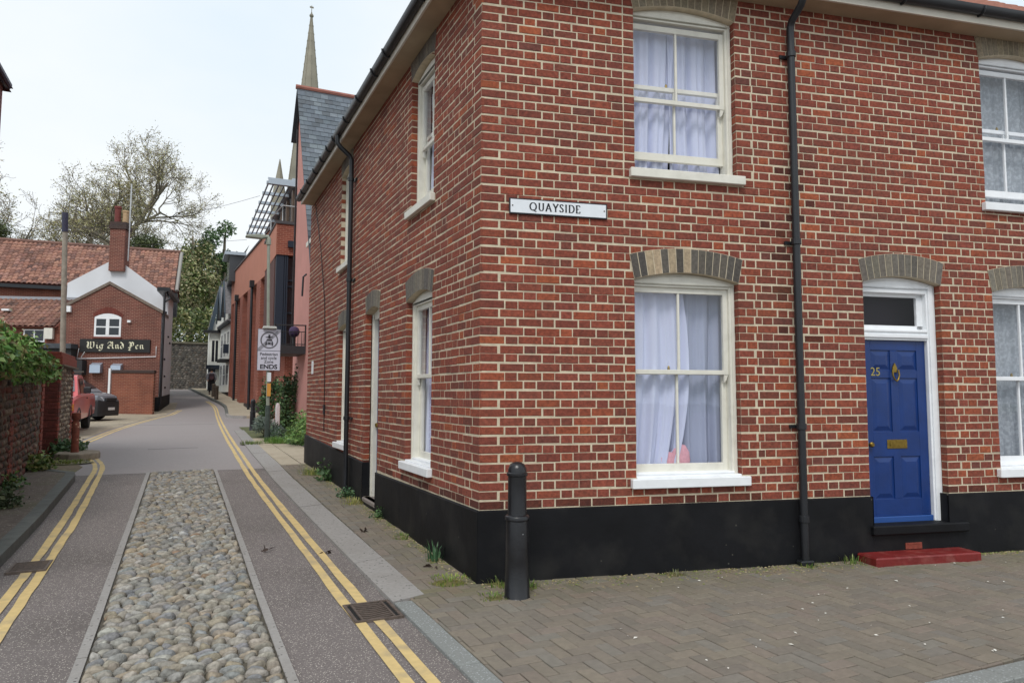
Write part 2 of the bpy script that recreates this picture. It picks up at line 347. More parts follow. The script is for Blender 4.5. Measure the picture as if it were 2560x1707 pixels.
for a, b in zip(xk, xk[1:]):
    m_ = MB(); yk = lambda x: -2.94 - .04 * (x - 1.7)
    m_.slab([(a + .004, yk(a) - .16), (b - .004, yk(b) - .16), (b - .004, yk(b)), (a + .004, yk(a))], -.03, .03); tag(m_.build('kerb_stone', GRANITE, rside, bev=.006), kind='structure')

# herringbone block paving, 200 x 100 mm, laid square to the lane
RDIR = Vector((math.sin(math.radians(101.7)), math.cos(math.radians(101.7)), 0)); RNRM = Vector((RDIR.y, -RDIR.x, 0))
RNRM = RNRM if RNRM.y < 0 else -RNRM
plist = []; rn = random.Random(3); U = .1035
PC = [lin(122, 113, 101), lin(119, 111, 100), lin(125, 116, 103), lin(117, 109, 99), lin(124, 113, 102), lin(120, 114, 105)]
def paver(x0, x1, y0, y1):
    cx, cy = (x0 + x1) / 2, (y0 + y1) / 2
    if cy > 0:
        if x1 < -.50 or cx > .02 or cy > 8.85: return
        x0 = max(x0, -.522)
    else:
        if x1 < -.63 or y1 < -2.9 or cx > 6.6: return
        x0 = max(x0, -.652); y0 = max(y0, -2.925)
        if Vector((cx, cy, 0)).dot(RNRM) < -.02: return
    cx, cy = (x0 + x1) / 2, (y0 + y1) / 2
    dwall = -cx if cy > 0 else Vector((cx, cy, 0)).dot(RNRM)
    mo = max(0.0, 1 - dwall / (.45 if cy > 0 else .85)) * rn.uniform(.2, 1)
    c = vary(rn.choice(PC), .05, rn); ms = lin(98, 96, 58) if rn.random() < .6 else lin(120, 104, 76); c = tuple(c[i] * (1 - .6 * mo) + ms[i] * .6 * mo for i in range(3))
    e, ch = .003, .004; t = .024 + rn.uniform(-.0025, .0025); tx, ty = rn.uniform(-.006, .006), rn.uniform(-.006, .006)
    zz = lambda x, y, d=0: g(y) + t - d + (x - cx) * tx + (y - cy) * ty
    m = MB(); X0, X1, Y0, Y1 = x0 + e, x1 - e, y0 + e, y1 - e
    vs = [(X0, Y0, g(Y0)), (X1, Y0, g(Y0)), (X1, Y1, g(Y1)), (X0, Y1, g(Y1))]
    vs += [(x, y, zz(x, y, ch)) for x, y in ((X0, Y0), (X1, Y0), (X1, Y1), (X0, Y1))]
    vs += [(x, y, zz(x, y)) for x, y in ((X0 + ch, Y0 + ch), (X1 - ch, Y0 + ch), (X1 - ch, Y1 - ch), (X0 + ch, Y1 - ch))]
    m.add(vs, [(0, 1, 5, 4), (1, 2, 6, 5), (2, 3, 7, 6), (3, 0, 4, 7), (4, 5, 9, 8), (5, 6, 10, 9), (6, 7, 11, 10), (7, 4, 8, 11), (8, 9, 10, 11)], c)
    plist.append((visible_weight(Vector((cx, cy, 0)), Vector((0, 0, 1))) * 1.0, m))
for i in range(-40, 90):
    for j in range(-36, 96):
        k = (i - j) % 4
        if k == 0: paver(i * U, (i + 2) * U, j * U, (j + 1) * U)
        elif k == 2 : paver(i * U, (i + 1) * U, (j - 0) * U, (j + 2) * U) if False else None
        if k == 3: paver(i * U, (i + 1) * U, j * U, (j + 2) * U)
pieces('block_paver', 'block_paving', plist, PAVER, rside)
# slabs beyond the brick house
for i, (a, b) in enumerate(zip([8.9, 9.9, 11.2, 12.4, 13.6, 14.8], [9.9, 11.2, 12.4, 13.6, 14.8, 16.0])):
    for (x0, x1) in ((-.50, -.12), (-.11, .5)):
        tag(flat('paving_slab', [(x0 + .006, a + .006), (x1 - .006, a + .006), (x1 - .006, b - .006), (x0 + .006, b - .006)], .022 + RND.uniform(-.004, .004), .05, CONC, rside), kind='structure')
tag(sheet('verge', lambda y: -interp([(15, .46), (21.5, .4)], y), 2.2, 16.0, 21.6, .02, EARTH), kind='structure')
# upper footway with its curving kerb
fk = [(28.4, -.45), (28.7, .1), (29.3, .38), (31, .36), (34, .22), (37, .13), (39.5, .3), (42.5, .66), (47.5, 1.15), (52.5, 1.6), (54.5, 1.9)]
fkx = lambda y: -interp(fk, y)
upf = tag(sheet('upper_footway', lambda y: fkx(y) + .14, 2.6, 28.5, 54.4, .115, CONC, thick=.16, st=.5), kind='structure')
yy = 28.5
while yy < 54:
    l = .9 if yy > 31 else .4
    a, b = yy, min(54.4, yy + l)
    tag(flat('kerb_stone', [(fkx(a), a + .005), (fkx(a) + .138, a + .005), (fkx(b) + .138, b - .005), (fkx(b), b - .005)], .12, .16, KERBS if yy < 31 else LKERB, upf), kind='structure'); yy += l
# ---- left footway and kerb
lf = [(-8, 5.4), (9.6, 5.4)]
lfoot = tag(sheet('left_footway', -6.2, lambda y: -interp([(-8, 3.87), (5, 3.88), (8.35, 3.96), (8.8, 4.2), (9.3, 4.75), (9.7, 5.3)], y), -8, 9.6, .10, LPAVE, thick=.12, st=.4), kind='structure')
kj = [-6, -4.9, -3.9, -2.9, -1.9, -1.0, -.1, .8, 1.7, 2.6, 3.5, 4.4, 5.3, 6.2, 7.1, 7.95]
kx = lambda y: -interp([(-8, 3.73), (4, 3.73), (8, 3.84)], y)
for a, b in zip(kj, kj[1:]):
    tag(flat('kerb_stone', [(kx(a) - .145, a + .004), (kx(a), a + .004), (kx(b), b - .004), (kx(b) - .145, b - .004)], .108, .14, LKERB, lfoot), kind='structure')
tag(flat('kerb_stone', [(-3.985, 7.96), (-3.84, 7.96), (-3.9, 8.35), (-4.3, 8.85), (-4.8, 9.35), (-4.9, 9.24), (-4.4, 8.75), (-4.02, 8.3)], .106, .14, LKERB, lfoot), kind='structure')
# earth apron with moss at the gateway
tag(flat('earth_apron', [(-4.0, 8.55), (-3.95, 9.9), (-4.3, 11.2), (-5.2, 13.0), (-5.6, 10.2), (-4.95, 9.3)], .014, .02, mat('mossy_dirt', lin(112, 100, 82), .95, n_amt=.3, n_scale=12, bump=.6, b_scale=30, stain=lin(92, 106, 44), stain_amt=.9, stain_scale=2.0)), kind='structure')

# ---- cobbled strip in the lane
cst = tag(sheet('cobble_strip', -2.77, -1.725, -2.9, 8.6, .012, COBBED, thick=.012), kind='structure')
for xa, xb, sd in ((-1.728, -1.672, 1), (-2.83, -2.772, 2)):
    yy = -2.9 - .2 * sd
    while yy < 8.58:
        e = min(8.6, yy + .915)
        tag(flat('edging_stone', [(xa, yy + .003), (xb, yy + .003), (xb, e - .003), (xa, e - .003)], .022 + RND.uniform(-.003, .003), .03, KERBS, cst), kind='structure'); yy += .915
rn = random.Random(11); clist = []
CC = [lin(150, 146, 139), lin(140, 138, 134), lin(160, 153, 143), lin(132, 132, 134), lin(152, 141, 124), lin(122, 119, 115), lin(168, 165, 159), lin(142, 144, 145), lin(158, 144, 122), lin(150, 126, 104), lin(184, 182, 178), lin(146, 138, 126)]
CW = [9, 9, 8, 5, 7, 4, 4, 2, 1.0, .5, .7, 8]
def cobble(x, y, a, b, h):
    c = vary(rn.choices(CC, CW)[0], .14, rn); m = MB(); rot = rn.gauss(0, .16); tl = rn.uniform(-.3, .3); base = g(y) + .004
    S, rings = 9, [(0.0, 1.0), (.5, .97), (.84, .78), (.98, .42)]
    ph = rn.uniform(0, 6.28); k2 = rn.uniform(.02, .16); k3 = rn.uniform(.05, .2); ex = rn.uniform(.6, .9)
    vs, fs = [], []
    for zz, rr in rings:
        for k in range(S):
            an = 2 * math.pi * k / S + .2
            q = rr * (1 + k2 * math.cos(2 * an + ph) + k3 * math.cos(3 * an + ph * 2))
            lx = a * q * math.copysign(abs(math.cos(an)) ** ex, math.cos(an)); ly = b * q * math.copysign(abs(math.sin(an)) ** ex, math.sin(an))
            px_, py_ = lx * math.cos(rot) - ly * math.sin(rot), lx * math.sin(rot) + ly * math.cos(rot)
            vs.append((x + px_, y + py_, base + zz * h * (1 + .18 * math.cos(an + ph)) + tl * ly * zz * .6))
    top = len(vs); vs.append((x, y, base + h * 1.0))
    for i in range(3):
        for k in range(S): a0, b0 = i * S + k, i * S + (k + 1) % S; fs.append((a0, b0, b0 + S, a0 + S))
    for k in range(S): fs.append((3 * S + k, 3 * S + (k + 1) % S, top))
    m.add(vs, fs, c); clist.append((visible_weight(Vector((x, y, 0)), Vector((0, 0, 1))), m))
yy = -2.85
while yy < 8.55:
    rowh = rn.uniform(.052, .078); x = -2.765 + rn.uniform(0, .03)
    while x < -1.76:
        wd = rn.uniform(.065, .145)
        if x + wd > -1.74: wd = -1.74 - x
        if wd > .05: cobble(x + wd / 2, yy + rn.uniform(-.016, .016), wd * .49, rowh * rn.uniform(.38, .5), rn.uniform(.032, .052))
        x += wd + rn.uniform(-.003, .008)
    yy += rowh * .97
pieces('cobble', 'cobbles', clist, COBBLE, cst, smooth=True)
# ------------------------------------------------------------------ the brick corner house
BR = Fr((0, 0, 0), RDIR, RNRM)                     # quay front: s to the right from the corner, n outward
BL = Fr((0, 0, 0), (0, 1, 0), (-1, 0, 0))          # lane front
house = thing('corner_house', 'red brick corner house with black plinth, sash windows and blue door', 'house', (0.0, 0.0, 0))
COURSE, Z0, ZTOP = .0785, .622, 5.56
BC = [lin(131, 65, 48), lin(125, 62, 47), lin(138, 69, 49), lin(119, 60, 47), lin(128, 67, 51), lin(145, 73, 48), lin(114, 61, 48), lin(152, 79, 49), lin(108, 60, 50), lin(133, 67, 52)]
BW = [9, 9, 8, 8, 7, 4, 4, 1.4, .9, 6]
def brick_mb(fr, s0, s1, z0, z1, c, rn, depth=.03, face=0.0):
    m = MB(fr); j = lambda a: rn.uniform(-a, a); n1 = face + j(.0018); ch = .0035
    wv = .0026 * math.sin(s0 * 2.3 + z0 * 31) + .0018 * math.sin(s0 * 7.1 + z0 * 57)
    s0 += j(.0034); s1 += j(.0034); z0 += j(.0018) + wv; z1 += j(.0018) + wv
    vs = [(s0, -depth, z0), (s1, -depth, z0), (s1, -depth, z1), (s0, -depth, z1)]
    vs += [(s0, n1 - ch, z0), (s1, n1 - ch, z0), (s1, n1 - ch, z1), (s0, n1 - ch, z1)]
    vs += [(s0 + ch, n1 + j(.001), z0 + ch), (s1 - ch, n1 + j(.001), z0 + ch), (s1 - ch, n1 + j(.001), z1 - ch), (s0 + ch, n1 + j(.001), z1 - ch)]
    # faces wound for a frame where s x n = -z
    fs = [(0, 4, 5, 1), (1, 5, 6, 2), (2, 6, 7, 3), (3, 7, 4, 0), (4, 8, 9, 5), (5, 9, 10, 6), (6, 10, 11, 7), (7, 11, 8, 4), (8, 11, 10, 9)]
    return m.add(vs, fs, c)
def course_units(a, b, odd, closer_a, closer_b, phase=0.0):
    """brick spans of one Flemish-bond course between a and b"""
    H, S_, P, J = .108, .2225, .337, .0108; segs = []
    lo, hi = a, b
    if odd and closer_a: segs += [(lo, lo + H - .004), (lo + H + .006, lo + .158)]; lo += .168
    if odd and closer_b: segs += [(hi - H + .004, hi), (hi - .158, hi - H - .006)]; hi -= .168
    k = math.floor((lo - phase) / P) - 1
    x = phase + k * P + (.168 if odd else 0)
    cuts = []
    while x < hi + P:
        cuts += [(x, x + S_), (x + S_, x + P)]; x += P
    for (p, q) in cuts:
        p2, q2 = max(p, lo), min(q, hi)
        if q2 - p2 < .012: continue
        segs.append([p2 + (J / 2 if p2 > lo else (J if lo > a else 0)), q2 - (J / 2 if q2 < hi else (J if hi < b else 0))])
    segs = [list(s) for s in segs if s[1] - s[0] > .004]; segs.sort()
    out = []
    for s in segs:
        if out and s[1] - s[0] < .045 and out[-1][1] < s[0] + .02 and (out[-1][1] - out[-1][0]) < .2: out[-1][1] = s[1]
        else: out.append(s)
    return out
def make_wall(fr, s_end, opens, arches, seed, closed_end):
    rn = random.Random(seed); pl = []; nrm = fr.y
    nC = int((ZTOP - Z0) / COURSE) + 1
    for k in range(nC):
        z0 = Z0 + k * COURSE + .0062; z1 = Z0 + (k + 1) * COURSE - .0062
        if z0 > ZTOP: break
        zc = (z0 + z1) / 2; bl = sorted((o[0], o[1]) for o in opens if o[2] - .03 < zc < o[3])
        edges = [(0.0, 0)]
        for (a, b) in bl: edges += [(a, 1), (b, 1)]
        edges.append((s_end, 2)); it = iter(edges)
        for (a, ka), (b, kb) in zip(edges[0::2], edges[1::2]):
            for (p, q) in course_units(a, b, k % 2 == 1, True, kb == 1):
                sc = (p + q) / 2
                inside = False
                for (a0, a1, zs, rise, th) in arches:
                    def zb_at(x):
                        t_ = (x - (a0 + a1) / 2) / ((a1 - a0) / 2); return zs + rise * (1 - min(1, t_ * t_))
                    if p > a0 and q < a1 and zs - .05 < zc and z1 < min(zb_at(p), zb_at(q)) + th - .02: inside = True
                    if a0 + .05 < sc < a1 - .05 and zs - .03 < zc < zb_at(sc): inside = True
                if inside: continue
                c = vary(rn.choices(BC, BW)[0], .09, rn)
                if k < 1 and rn.random() < .5: c = tuple(v * .45 for v in c)
                if fr is BR and 2.8 < sc < 3.32 and 2.0 < zc < 4.1 and rn.random() < .4 * max(0, 1 - abs(sc - 3.07) / .3): c = tuple(v * .38 for v in c)   # old soot beside the pipe
                edge = (abs(p - a) < .02 and ka == 1) or (abs(q - b) < .02 and kb == 1) or abs(p) < .02 or (abs(q - s_end) < .02)
                deep = .078 if ((abs(p - a) < .02 and ka == 1) or (abs(q - b) < .02 and kb == 1)) else .03
                m = brick_mb(fr, p, q, z0, z1, c, rn, deep)
                ctr = fr((sc, 0, zc)); pl.append((visible_weight(ctr, nrm) * (q - p), m))
    return pl
def clip_mortar(fr, s_end, opens, name):
    """mortar body: plain sheet with rectangular openings, its face 3.5 mm behind the bricks, with reveals"""
    xs = sorted(set([0.0, s_end] + [v for o in opens for v in (o[0], o[1])])); m = MB(fr); n = -.0035
    for a, b in zip(xs, xs[1:]):
        blk = sorted([(o[2], o[3]) for o in opens if o[0] <= a + 1e-6 and o[1] >= b - 1e-6]); z = 0.0
        a_, b_ = a, b
        for (p, q) in blk + [(ZTOP, ZTOP)]:
            if p > z + 1e-4: m.add([(a_, n, z), (b_, n, z), (b_, n, p), (a_, n, p)], [(0, 3, 2, 1)])
            z = q
    for (a, b, z0, z1) in opens:
        d = -.08; e = .0035
        m.add([(a - e, n, z0), (a - e, d, z0), (a - e, d, z1), (a - e, n, z1)], [(0, 3, 2, 1)])
        m.add([(b + e, n, z0), (b + e, d, z0), (b + e, d, z1), (b + e, n, z1)], [(0, 1, 2, 3)])
        m.add([(a, n, z1), (b, n, z1), (b, d, z1), (a, d, z1)], [(0, 3, 2, 1)])
        m.add([(a, n, z0), (b, n, z0), (b, d, z0), (a, d, z0)], [(0, 1, 2, 3)])
    return m.build(name, MORTAR, house)
# openings: s0, s1, z0, spring, rise, kind
RW = [(1.44, 2.50, .86, 2.665, .075, 'w'), (1.455, 2.515, 3.70, 5.245, .075, 'w'), (3.89, 4.82, .34, 2.735, .075, 'd'), (5.48, 6.5, .86, 2.69, .075, 'w'), (5.455, 6.47, 3.645, 5.235, .075, 'w')]
LW = [(1.29, 2.20, .86, 2.66, .075, 'w'), (1.29, 2.10, 3.70, 5.235, .07, 'w'), (3.44, 4.17, .2, 2.72, .07, 'd'), (5.24, 6.07, .84, 2.65, .07, 'w'), (5.24, 6.06, 3.70, 5.22, .06, 'w')]
RLEN, LLEN, TH = 9.2, 9.17, .228
AC_G = [lin(112, 105, 94), lin(104, 98, 90), lin(120, 113, 100), lin(96, 90, 84)]
AC_D = [lin(82, 77, 71), lin(92, 86, 78), lin(74, 70, 66), lin(164, 146, 120)]
AC_B = [lin(142, 130, 108), lin(134, 122, 104), lin(128, 118, 100)]
for fr, ops, ln, seed in ((BR, RW, RLEN, 21), (BL, LW, LLEN, 22)):
    op4 = [(o[0], o[1], o[2], o[3] + o[4]) for o in ops]
    arc = [(o[0] - .05, o[1] + .05, o[3], o[4], TH + .01) for o in ops]
    wall = clip_mortar(fr, ln, op4, 'wall')
    pl = make_wall(fr, ln, [(o[0], o[1], o[2], o[3] + .05) for o in ops], arc, seed, False)
    pieces('brick', 'brickwork', pl, BRICK, wall, limit=300 if fr is BR else 0)
    # gauged brick arches
    for oi, (s0, s1, z0, zs, rise, kd) in enumerate(ops):
        n = 15 if s1 - s0 > .95 else 13; rn = random.Random(seed + oi); cx = (s0 + s1) / 2; hw = (s1 - s0) / 2 + .005
        pal = AC_D if (fr is BR and oi == 0) else (AC_B if zs > 4 and fr is BR else AC_G)
        R_ = (hw * hw + rise * rise) / (2 * rise); cz = zs + rise - R_; amax = math.asin(hw / R_)
        back = part('arch', MORTAR, house, (s0 - .06, s1 + .06, -.11, .0005, zs + rise + .02, zs + rise + .03), fr=fr)
        mb = MB(fr); K = 16
        pts = [(cx + math.sin(-amax * 1.0 + 2 * amax * i / K) * R_, cz + math.cos(-amax + 2 * amax * i / K) * R_) for i in range(K + 1)]
        lean = .045 / hw
        top = [(x + (x - cx) * lean, z + TH) for x, z in pts]
        poly = pts + top[::-1]
        vs = [(x, .0045, z) for x, z in poly] + [(x, -.115, z) for x, z in poly]; nn = len(poly)
        fs = [(i, i + 1, nn - 2 - i, nn - 1 - i) for i in range(K)] + [(i + nn, i, nn - 1 - i if False else i, i + nn) for i in range(0)]
        fs += [(i, i + nn, i + 1 + nn, i + 1) for i in range(K)] + [(i, i + nn, i + 1 + nn, i + 1) for i in range(K + 1, 2 * K + 1)]
        mb.add(vs, fs); bpy.data.objects.remove(back, do_unlink=True); arch = mb.build('arch', MORTAR, house)
        for i in range(n):
            a0 = -amax + 2 * amax * i / n; a1 = -amax + 2 * amax * (i + 1) / n; gp = .0042
            def P_(a, t, sh):
                x = cx + math.sin(a) * R_; z = cz + math.cos(a) * R_; x2 = x + (x - cx) * lean; return (x + (x2 - x) * t + sh, z + TH * t)
            q = [P_(a0, .012, gp), P_(a1, .012, -gp), P_(a1, .985, -gp), P_(a0, .985, gp)]
            c = vary(rn.choices(pal, [5, 4, 4, 2.6 if pal is AC_D and i < 7 else (.0 if pal is AC_D else 3)])[0] if len(pal) == 4 else rn.choice(pal), .12, rn)
            if pal is AC_D and i in (2, 5, 7): c = vary(lin(164, 146, 120), .05, rn)
            f_ = .0075 + rn.uniform(-.001, .001)
            m = MB(fr); m.add([(x, f_, z) for x, z in q] + [(x, -.10, z) for x, z in q], [(0, 3, 2, 1), (0, 1, 5, 4), (1, 2, 6, 5), (2, 3, 7, 6), (3, 0, 4, 7)], c)
            m.build('arch_brick', ARCH, arch)

# ---- plinth
for fr, ln, gaps, prof in ((BR, RLEN, [(3.89, 4.79, .26)], None), (BL, LLEN, [(3.44, 4.17, .16)], [(0, .622), (3.3, .60), (3.44, .60), (4.17, .665), (6.5, .73), (9.17, .79)])):
    m = MB(fr); x = -.02; f = .022
    def seg(a, b, top):
        n_ = max(1, int((b - a) / .35))
        for i in range(n_):
            p, q = a + (b - a) * i / n_, a + (b - a) * (i + 1) / n_
            tp, tq = (interp(prof, p), interp(prof, q)) if (prof and top is None) else (top or .622, top or .622)
            dp, dq = .004 * math.sin(p * 5.1) + .003 * math.sin(p * 13), .004 * math.sin(q * 5.1) + .003 * math.sin(q * 13)
            m.add([(p, f + dp, -.12), (q, f + dq, -.12), (q, f + dq, tq - .012), (p, f + dp, tp - .012), (p, -.002, tp), (q, -.002, tq)], [(0, 3, 2, 1), (3, 4, 5, 2)])
    for (a, b, zt) in gaps:
        seg(x, a, None); seg(a + .0005, b - .0005, zt); 
        for e_, sg in ((a, 1), (b, -1)):
            tp = interp(prof, e_) if prof else .622
            m.add([(e_, f, zt), (e_, -.125, zt), (e_, -.125, tp - .012), (e_, f, tp - .012)], [(0, 1, 2, 3) if sg < 0 else (0, 3, 2, 1)])
            m.add([(e_, -.002, tp), (e_ + sg * .016, -.002, tp), (e_ + sg * .016, -.125, tp), (e_, -.125, tp)], [(0, 3, 2, 1)])
            m.add([(e_ + sg * .016, f - .002, zt), (e_ + sg * .016, -.125, zt), (e_ + sg * .016, -.125, tp), (e_ + sg * .016, f - .002, tp)], [(0, 1, 2, 3) if sg < 0 else (0, 3, 2, 1)])
        x = b
    seg(x, ln + (.02 if fr is BL else 0), None)
    m.add([(ln + .02, f, -.12), (ln + .02, -.3, -.12), (ln + .02, -.3, .79), (ln + .02, f, .79)], [(0, 3, 2, 1)]) if fr is BL else None
    m.build('plinth', PLINTH, house)

# ---- sash windows
CURT = {}
def sash_window(fr, o, lift=0.0, drop=0.0, cream=CREAM, sillm=WHITE, bars=True, sill_w=.075, mr=.5):
    S0, S1, z0, zs, rise, _ = o; s0, s1 = S0 - .085, S1 + .005; d0, d1 = -.215, -.082; cx = (s0 + s1) / 2; hw = (s1 - s0) / 2; K = 12
    m = MB(fr); fw_ = .062
    m.box(s0, s0 + fw_, d0, d1, z0, zs + .0); m.box(s1 - fw_, s1, d0, d1, z0, zs)
    m.box(s0 + .012, s0 + .04, d1, d1 + .012, z0, zs); m.box(s1 - .04, s1 - .012, d1, d1 + .012, z0, zs)
    zh = zs - .05
    arcp = [(s0 + (s1 - s0) * i / K, zs + rise * (1 - ((i / K) * 2 - 1) ** 2) - .001) for i in range(K + 1)]
    m.prism([(s0, zh), (s1, zh)] + arcp[::-1], d1 + .004, d0)
    m.prism([(s0 + .01, zs - .022), (s1 - .01, zs - .022)] + [(min(max(x, s0 + .01), s1 - .01), z - .03) for x, z in arcp][::-1], d1 + .018, d1 + .005)
    win = m.build('window', cream, house)
    zm = z0 + (zh - z0) * mr; st = .05; a, b = s0 + fw_, s1 - fw_
    def sash(zb, zt, nn, botr, topr):
        q = MB(fr); q.box(a, a + st, nn - .04, nn, zb, zt); q.box(b - st, b, nn - .04, nn, zb, zt)
        q.box(a + st, b - st, nn - .04, nn, zb, zb + botr); q.box(a + st, b - st, nn - .04, nn, zt - topr, zt)
        if bars: q.box(cx - .011, cx + .011, nn - .032, nn - .004, zb + botr, zt - topr)
        s_ = q.build('sash', cream, win, bev=.003)
        for (p, r) in (((a + st, cx - .011), (cx + .011, b - st)) if bars else ((a + st, b - st),)):
            k = MB(fr); k.add([(p, nn - .02, zb + botr), (r, nn - .02, zb + botr), (r, nn - .02, zt - topr), (p, nn - .02, zt - topr)], [(0, 3, 2, 1)]); k.build('pane', GLASS, win)
        return s_
    sash(zm - .02 - drop, zh - drop, -.105, .042, .055)
    if drop: pass
    sash(z0 + .03 + lift, zm + .02 + lift, -.152, .075, .042)
    h = MB(fr)
    for xx in (a + .003, b - st + .003): h.prism([(xx, zm - .095 - drop), (xx + .022, zm - .075 - drop), (xx + .044, zm - .02 - drop), (xx, zm - .02 - drop)], -.11, -.14)
    h.build('sash_horn', cream, win)
    k = MB(fr); k.lathe([(.006, 0), (.014, .004), (.012, .03), (.004, .042)], (cx - .08, -.17, zm + .02 + lift), 8); k.build('sash_lock', BRASS, win)
    sl_ = MB(fr); e = sill_w
    vs = [(s0 - .0, -.235, z0 - .0), (s1 + .0, -.235, z0), (s1, -.1, z0 + .022), (s0, -.1, z0 + .022)]
    s0, s1 = S0, S1
    sl_.prism([(s0 - .06, z0 - .092), (s1 + .06, z0 - .092), (s1 + .06, z0 - .006), (s0 - .06, z0 - .006)], .058, -.0)
    sl_.prism([(s0 + .002, z0 - .07), (s1 - .002, z0 - .07), (s1 - .002, z0 + .012), (s0 + .002, z0 + .012)], -.001, -.24)
    sl_.prism([(s0 + .002, z0 + .012), (s1 - .002, z0 + .012), (s1 - .002, z0 + .035), (s0 + .002, z0 + .035)], -.075, -.24)
    sl_.build('sill', sillm, win, bev=.006)
    r = MB(fr); D = -1.15   # the dark room behind
    r.add([(s0 - .3, -.31, z0 - .3), (s1 + .3, -.31, z0 - .3), (s1 + .3, -.31, zs + .3), (s0 - .3, -.31, zs + .3), (s0 - .3, D, z0 - .3), (s1 + .3, D, z0 - .3), (s1 + .3, D, zs + .3), (s0 - .3, D, zs + .3)],
          [(4, 7, 6, 5), (0, 4, 5, 1), (1, 5, 6, 2), (2, 6, 7, 3), (3, 7, 4, 0)]); r.build('room', DARK, win)
    return win
def curtain(fr, s0, s1, z0, z1, n, folds, m, label, name='net_curtain', amp=.036, seed=0, flare=None):
    rn = random.Random(seed); cols = folds * 14; rows = 14; vs, fs = [], []; ph = [rn.uniform(0, 6.28) for _ in range(5)]
    for j in range(rows + 1):
        t = j / rows; z = z1 + (z0 - z1) * t
        for i in range(cols + 1):
            u = i / cols; s = s0 + (s1 - s0) * u
            if flare: s += flare(u, t)
            x_ = u * folds * 6.283 + ph[0] + .9 * math.sin(t * 2.2 + ph[1]) + 1.1 * math.sin(u * 5 + ph[4])
            w_ = 1.3 * abs(math.sin(x_ / 2)) ** .7 * 2 - 1.3 + .55 * math.sin(x_ * 1.7 + ph[2]) + .25 * math.sin(u * folds * 19 + ph[3])
            vs.append((s, n + amp * w_ * (.45 + .55 * t), z))
    for j in range(rows):
        for i in range(cols): a = j * (cols + 1) + i; fs.append((a, a + 1, a + cols + 2, a + cols + 1))
    mb = MB(fr); mb.add(vs, fs); return tag(mb.build(name, m, None, smooth=True), label, 'curtain')
sash_window(BR, RW[0], mr=.545); sash_window(BR, RW[1], lift=.115, drop=.03, sillm=CREAM); sash_window(BR, RW[3], cream=WHITE, mr=.52); sash_window(BR, RW[4], lift=.09, drop=.02, cream=WHITE)
sash_window(BL, LW[0], mr=.54); sash_window(BL, LW[1], lift=.1, drop=.03, sillm=CREAM); sash_window(BL, LW[3]); sash_window(BL, LW[4], lift=.05, sillm=CREAM)
curtain(BR, 1.40, 2.02, .84, 2.66, -.24, 3, VOILE, 'bright white voile curtain swept aside over a pink toy in ground floor window', seed=1, flare=lambda u, t: (.10 * u * math.sin(t * 2.6) - .16 * u * t * t))
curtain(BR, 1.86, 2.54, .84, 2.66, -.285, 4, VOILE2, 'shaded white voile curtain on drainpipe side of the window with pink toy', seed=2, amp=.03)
curtain(BR, 1.40, 2.00, 3.66, 5.24, -.245, 3, VOILE, 'white voile curtain on the street sign side of the partly open upper window', seed=3, flare=lambda u, t: -.10 * u * t)
curtain(BR, 1.92, 2.54, 3.66, 5.24, -.275, 4, VOILE, 'white voile curtain on the drainpipe side of the partly open upper window', seed=4)
curtain(BR, 5.42, 6.55, .84, 2.68, -.27, 9, LACE, 'grey patterned lace curtain in ground floor window beside the blue door', seed=5, amp=.016)
curtain(BR, 5.40, 6.52, 3.6, 5.23, -.27, 9, LACE, 'grey patterned lace curtain in the upper window with white sill above the door side', seed=6, amp=.016)
for o_, lb, sd in ((LW[0], 'white curtain in lane side ground floor window nearest the house corner', 7), (LW[1], 'white curtain in lane side upper window nearest the house corner', 8), (LW[3], 'white curtain in lane side ground floor window behind the drainpipe', 9), (LW[4], 'white curtain in lane side upper window behind the drainpipe', 10)):
    curtain(BL, o_[0] - .03, o_[1] + .03, o_[2] - .02, o_[3], -.27, 6, VOILE, lb, seed=sd)
# soft pink thing on the inside sill
PINK = mat('pink_stripe_cloth', lin(216, 160, 172), .9, n_amt=.1, n_scale=40)
m = MB(Fr(BR.o, BR.x, BR.y * .3))
for i, (cx_, cz_, a_, b_) in enumerate(((1.86, .98, .09, .09), (1.99, 1.01, .10, .13))):
    m.lathe([(a_ * .35, -b_), (a_ * .8, -b_ * .8), (a_, -b_ * .2), (a_ * .9, b_ * .4), (a_ * .5, b_ * .9), (a_ * .08, b_)], (cx_, -.76, cz_), 12)
tag(m.build('soft_toy', PINK, None, smooth=True), 'soft pink striped toy on the sill behind the voile curtains', 'toy')

# ---- blue front door
s0, s1, z0, zs, rise, _ = RW[2]; s0 -= .06; s1 += .004; fz = .11; K = 10; cx = (s0 + s1) / 2
m = MB(BR)
for a, b in ((s0, s0 + fz), (s1 - fz, s1)):
    m.box(a, b, -.21, -.083, z0, zs); 
m.box(s1 - fz + .02, s1 - .035, -.083, -.068, z0, zs)
arcp = [(s0 + (s1 - s0) * i / K, zs + rise * (1 - ((i / K) * 2 - 1) ** 2) - .001) for i in range(K + 1)]
m.prism([(s0, zs - .085), (s1, zs - .085)] + arcp[::-1], -.0825, -.21)
m.prism([(s0 + .02, zs - .03), (s1 - .02, zs - .03)] + [(min(max(x, s0 + .02), s1 - .02), z - .035) for x, z in arcp][::-1], -.07, -.082)
zt0 = 2.28
m.box(s0 + fz, s1 - fz, -.2, -.085, zt0 - .115, zt0 - .0); m.box(s0 + fz, s1 - fz, -.085, -.066, zt0 - .09, zt0 - .055); m.box(s0 + fz, s1 - fz, -.085, -.07, zt0 - .03, zt0 - .012)
door_frame = m.build('door_frame', WHITE, house, bev=.004)
k = MB(BR); k.add([(s0 + fz, -.15, zt0), (s1 - fz, -.15, zt0), (s1 - fz, -.15, zs - .085), (s0 + fz, -.15, zs - .085)], [(0, 3, 2, 1)]); k.build('fanlight', GLASS_D, door_frame)
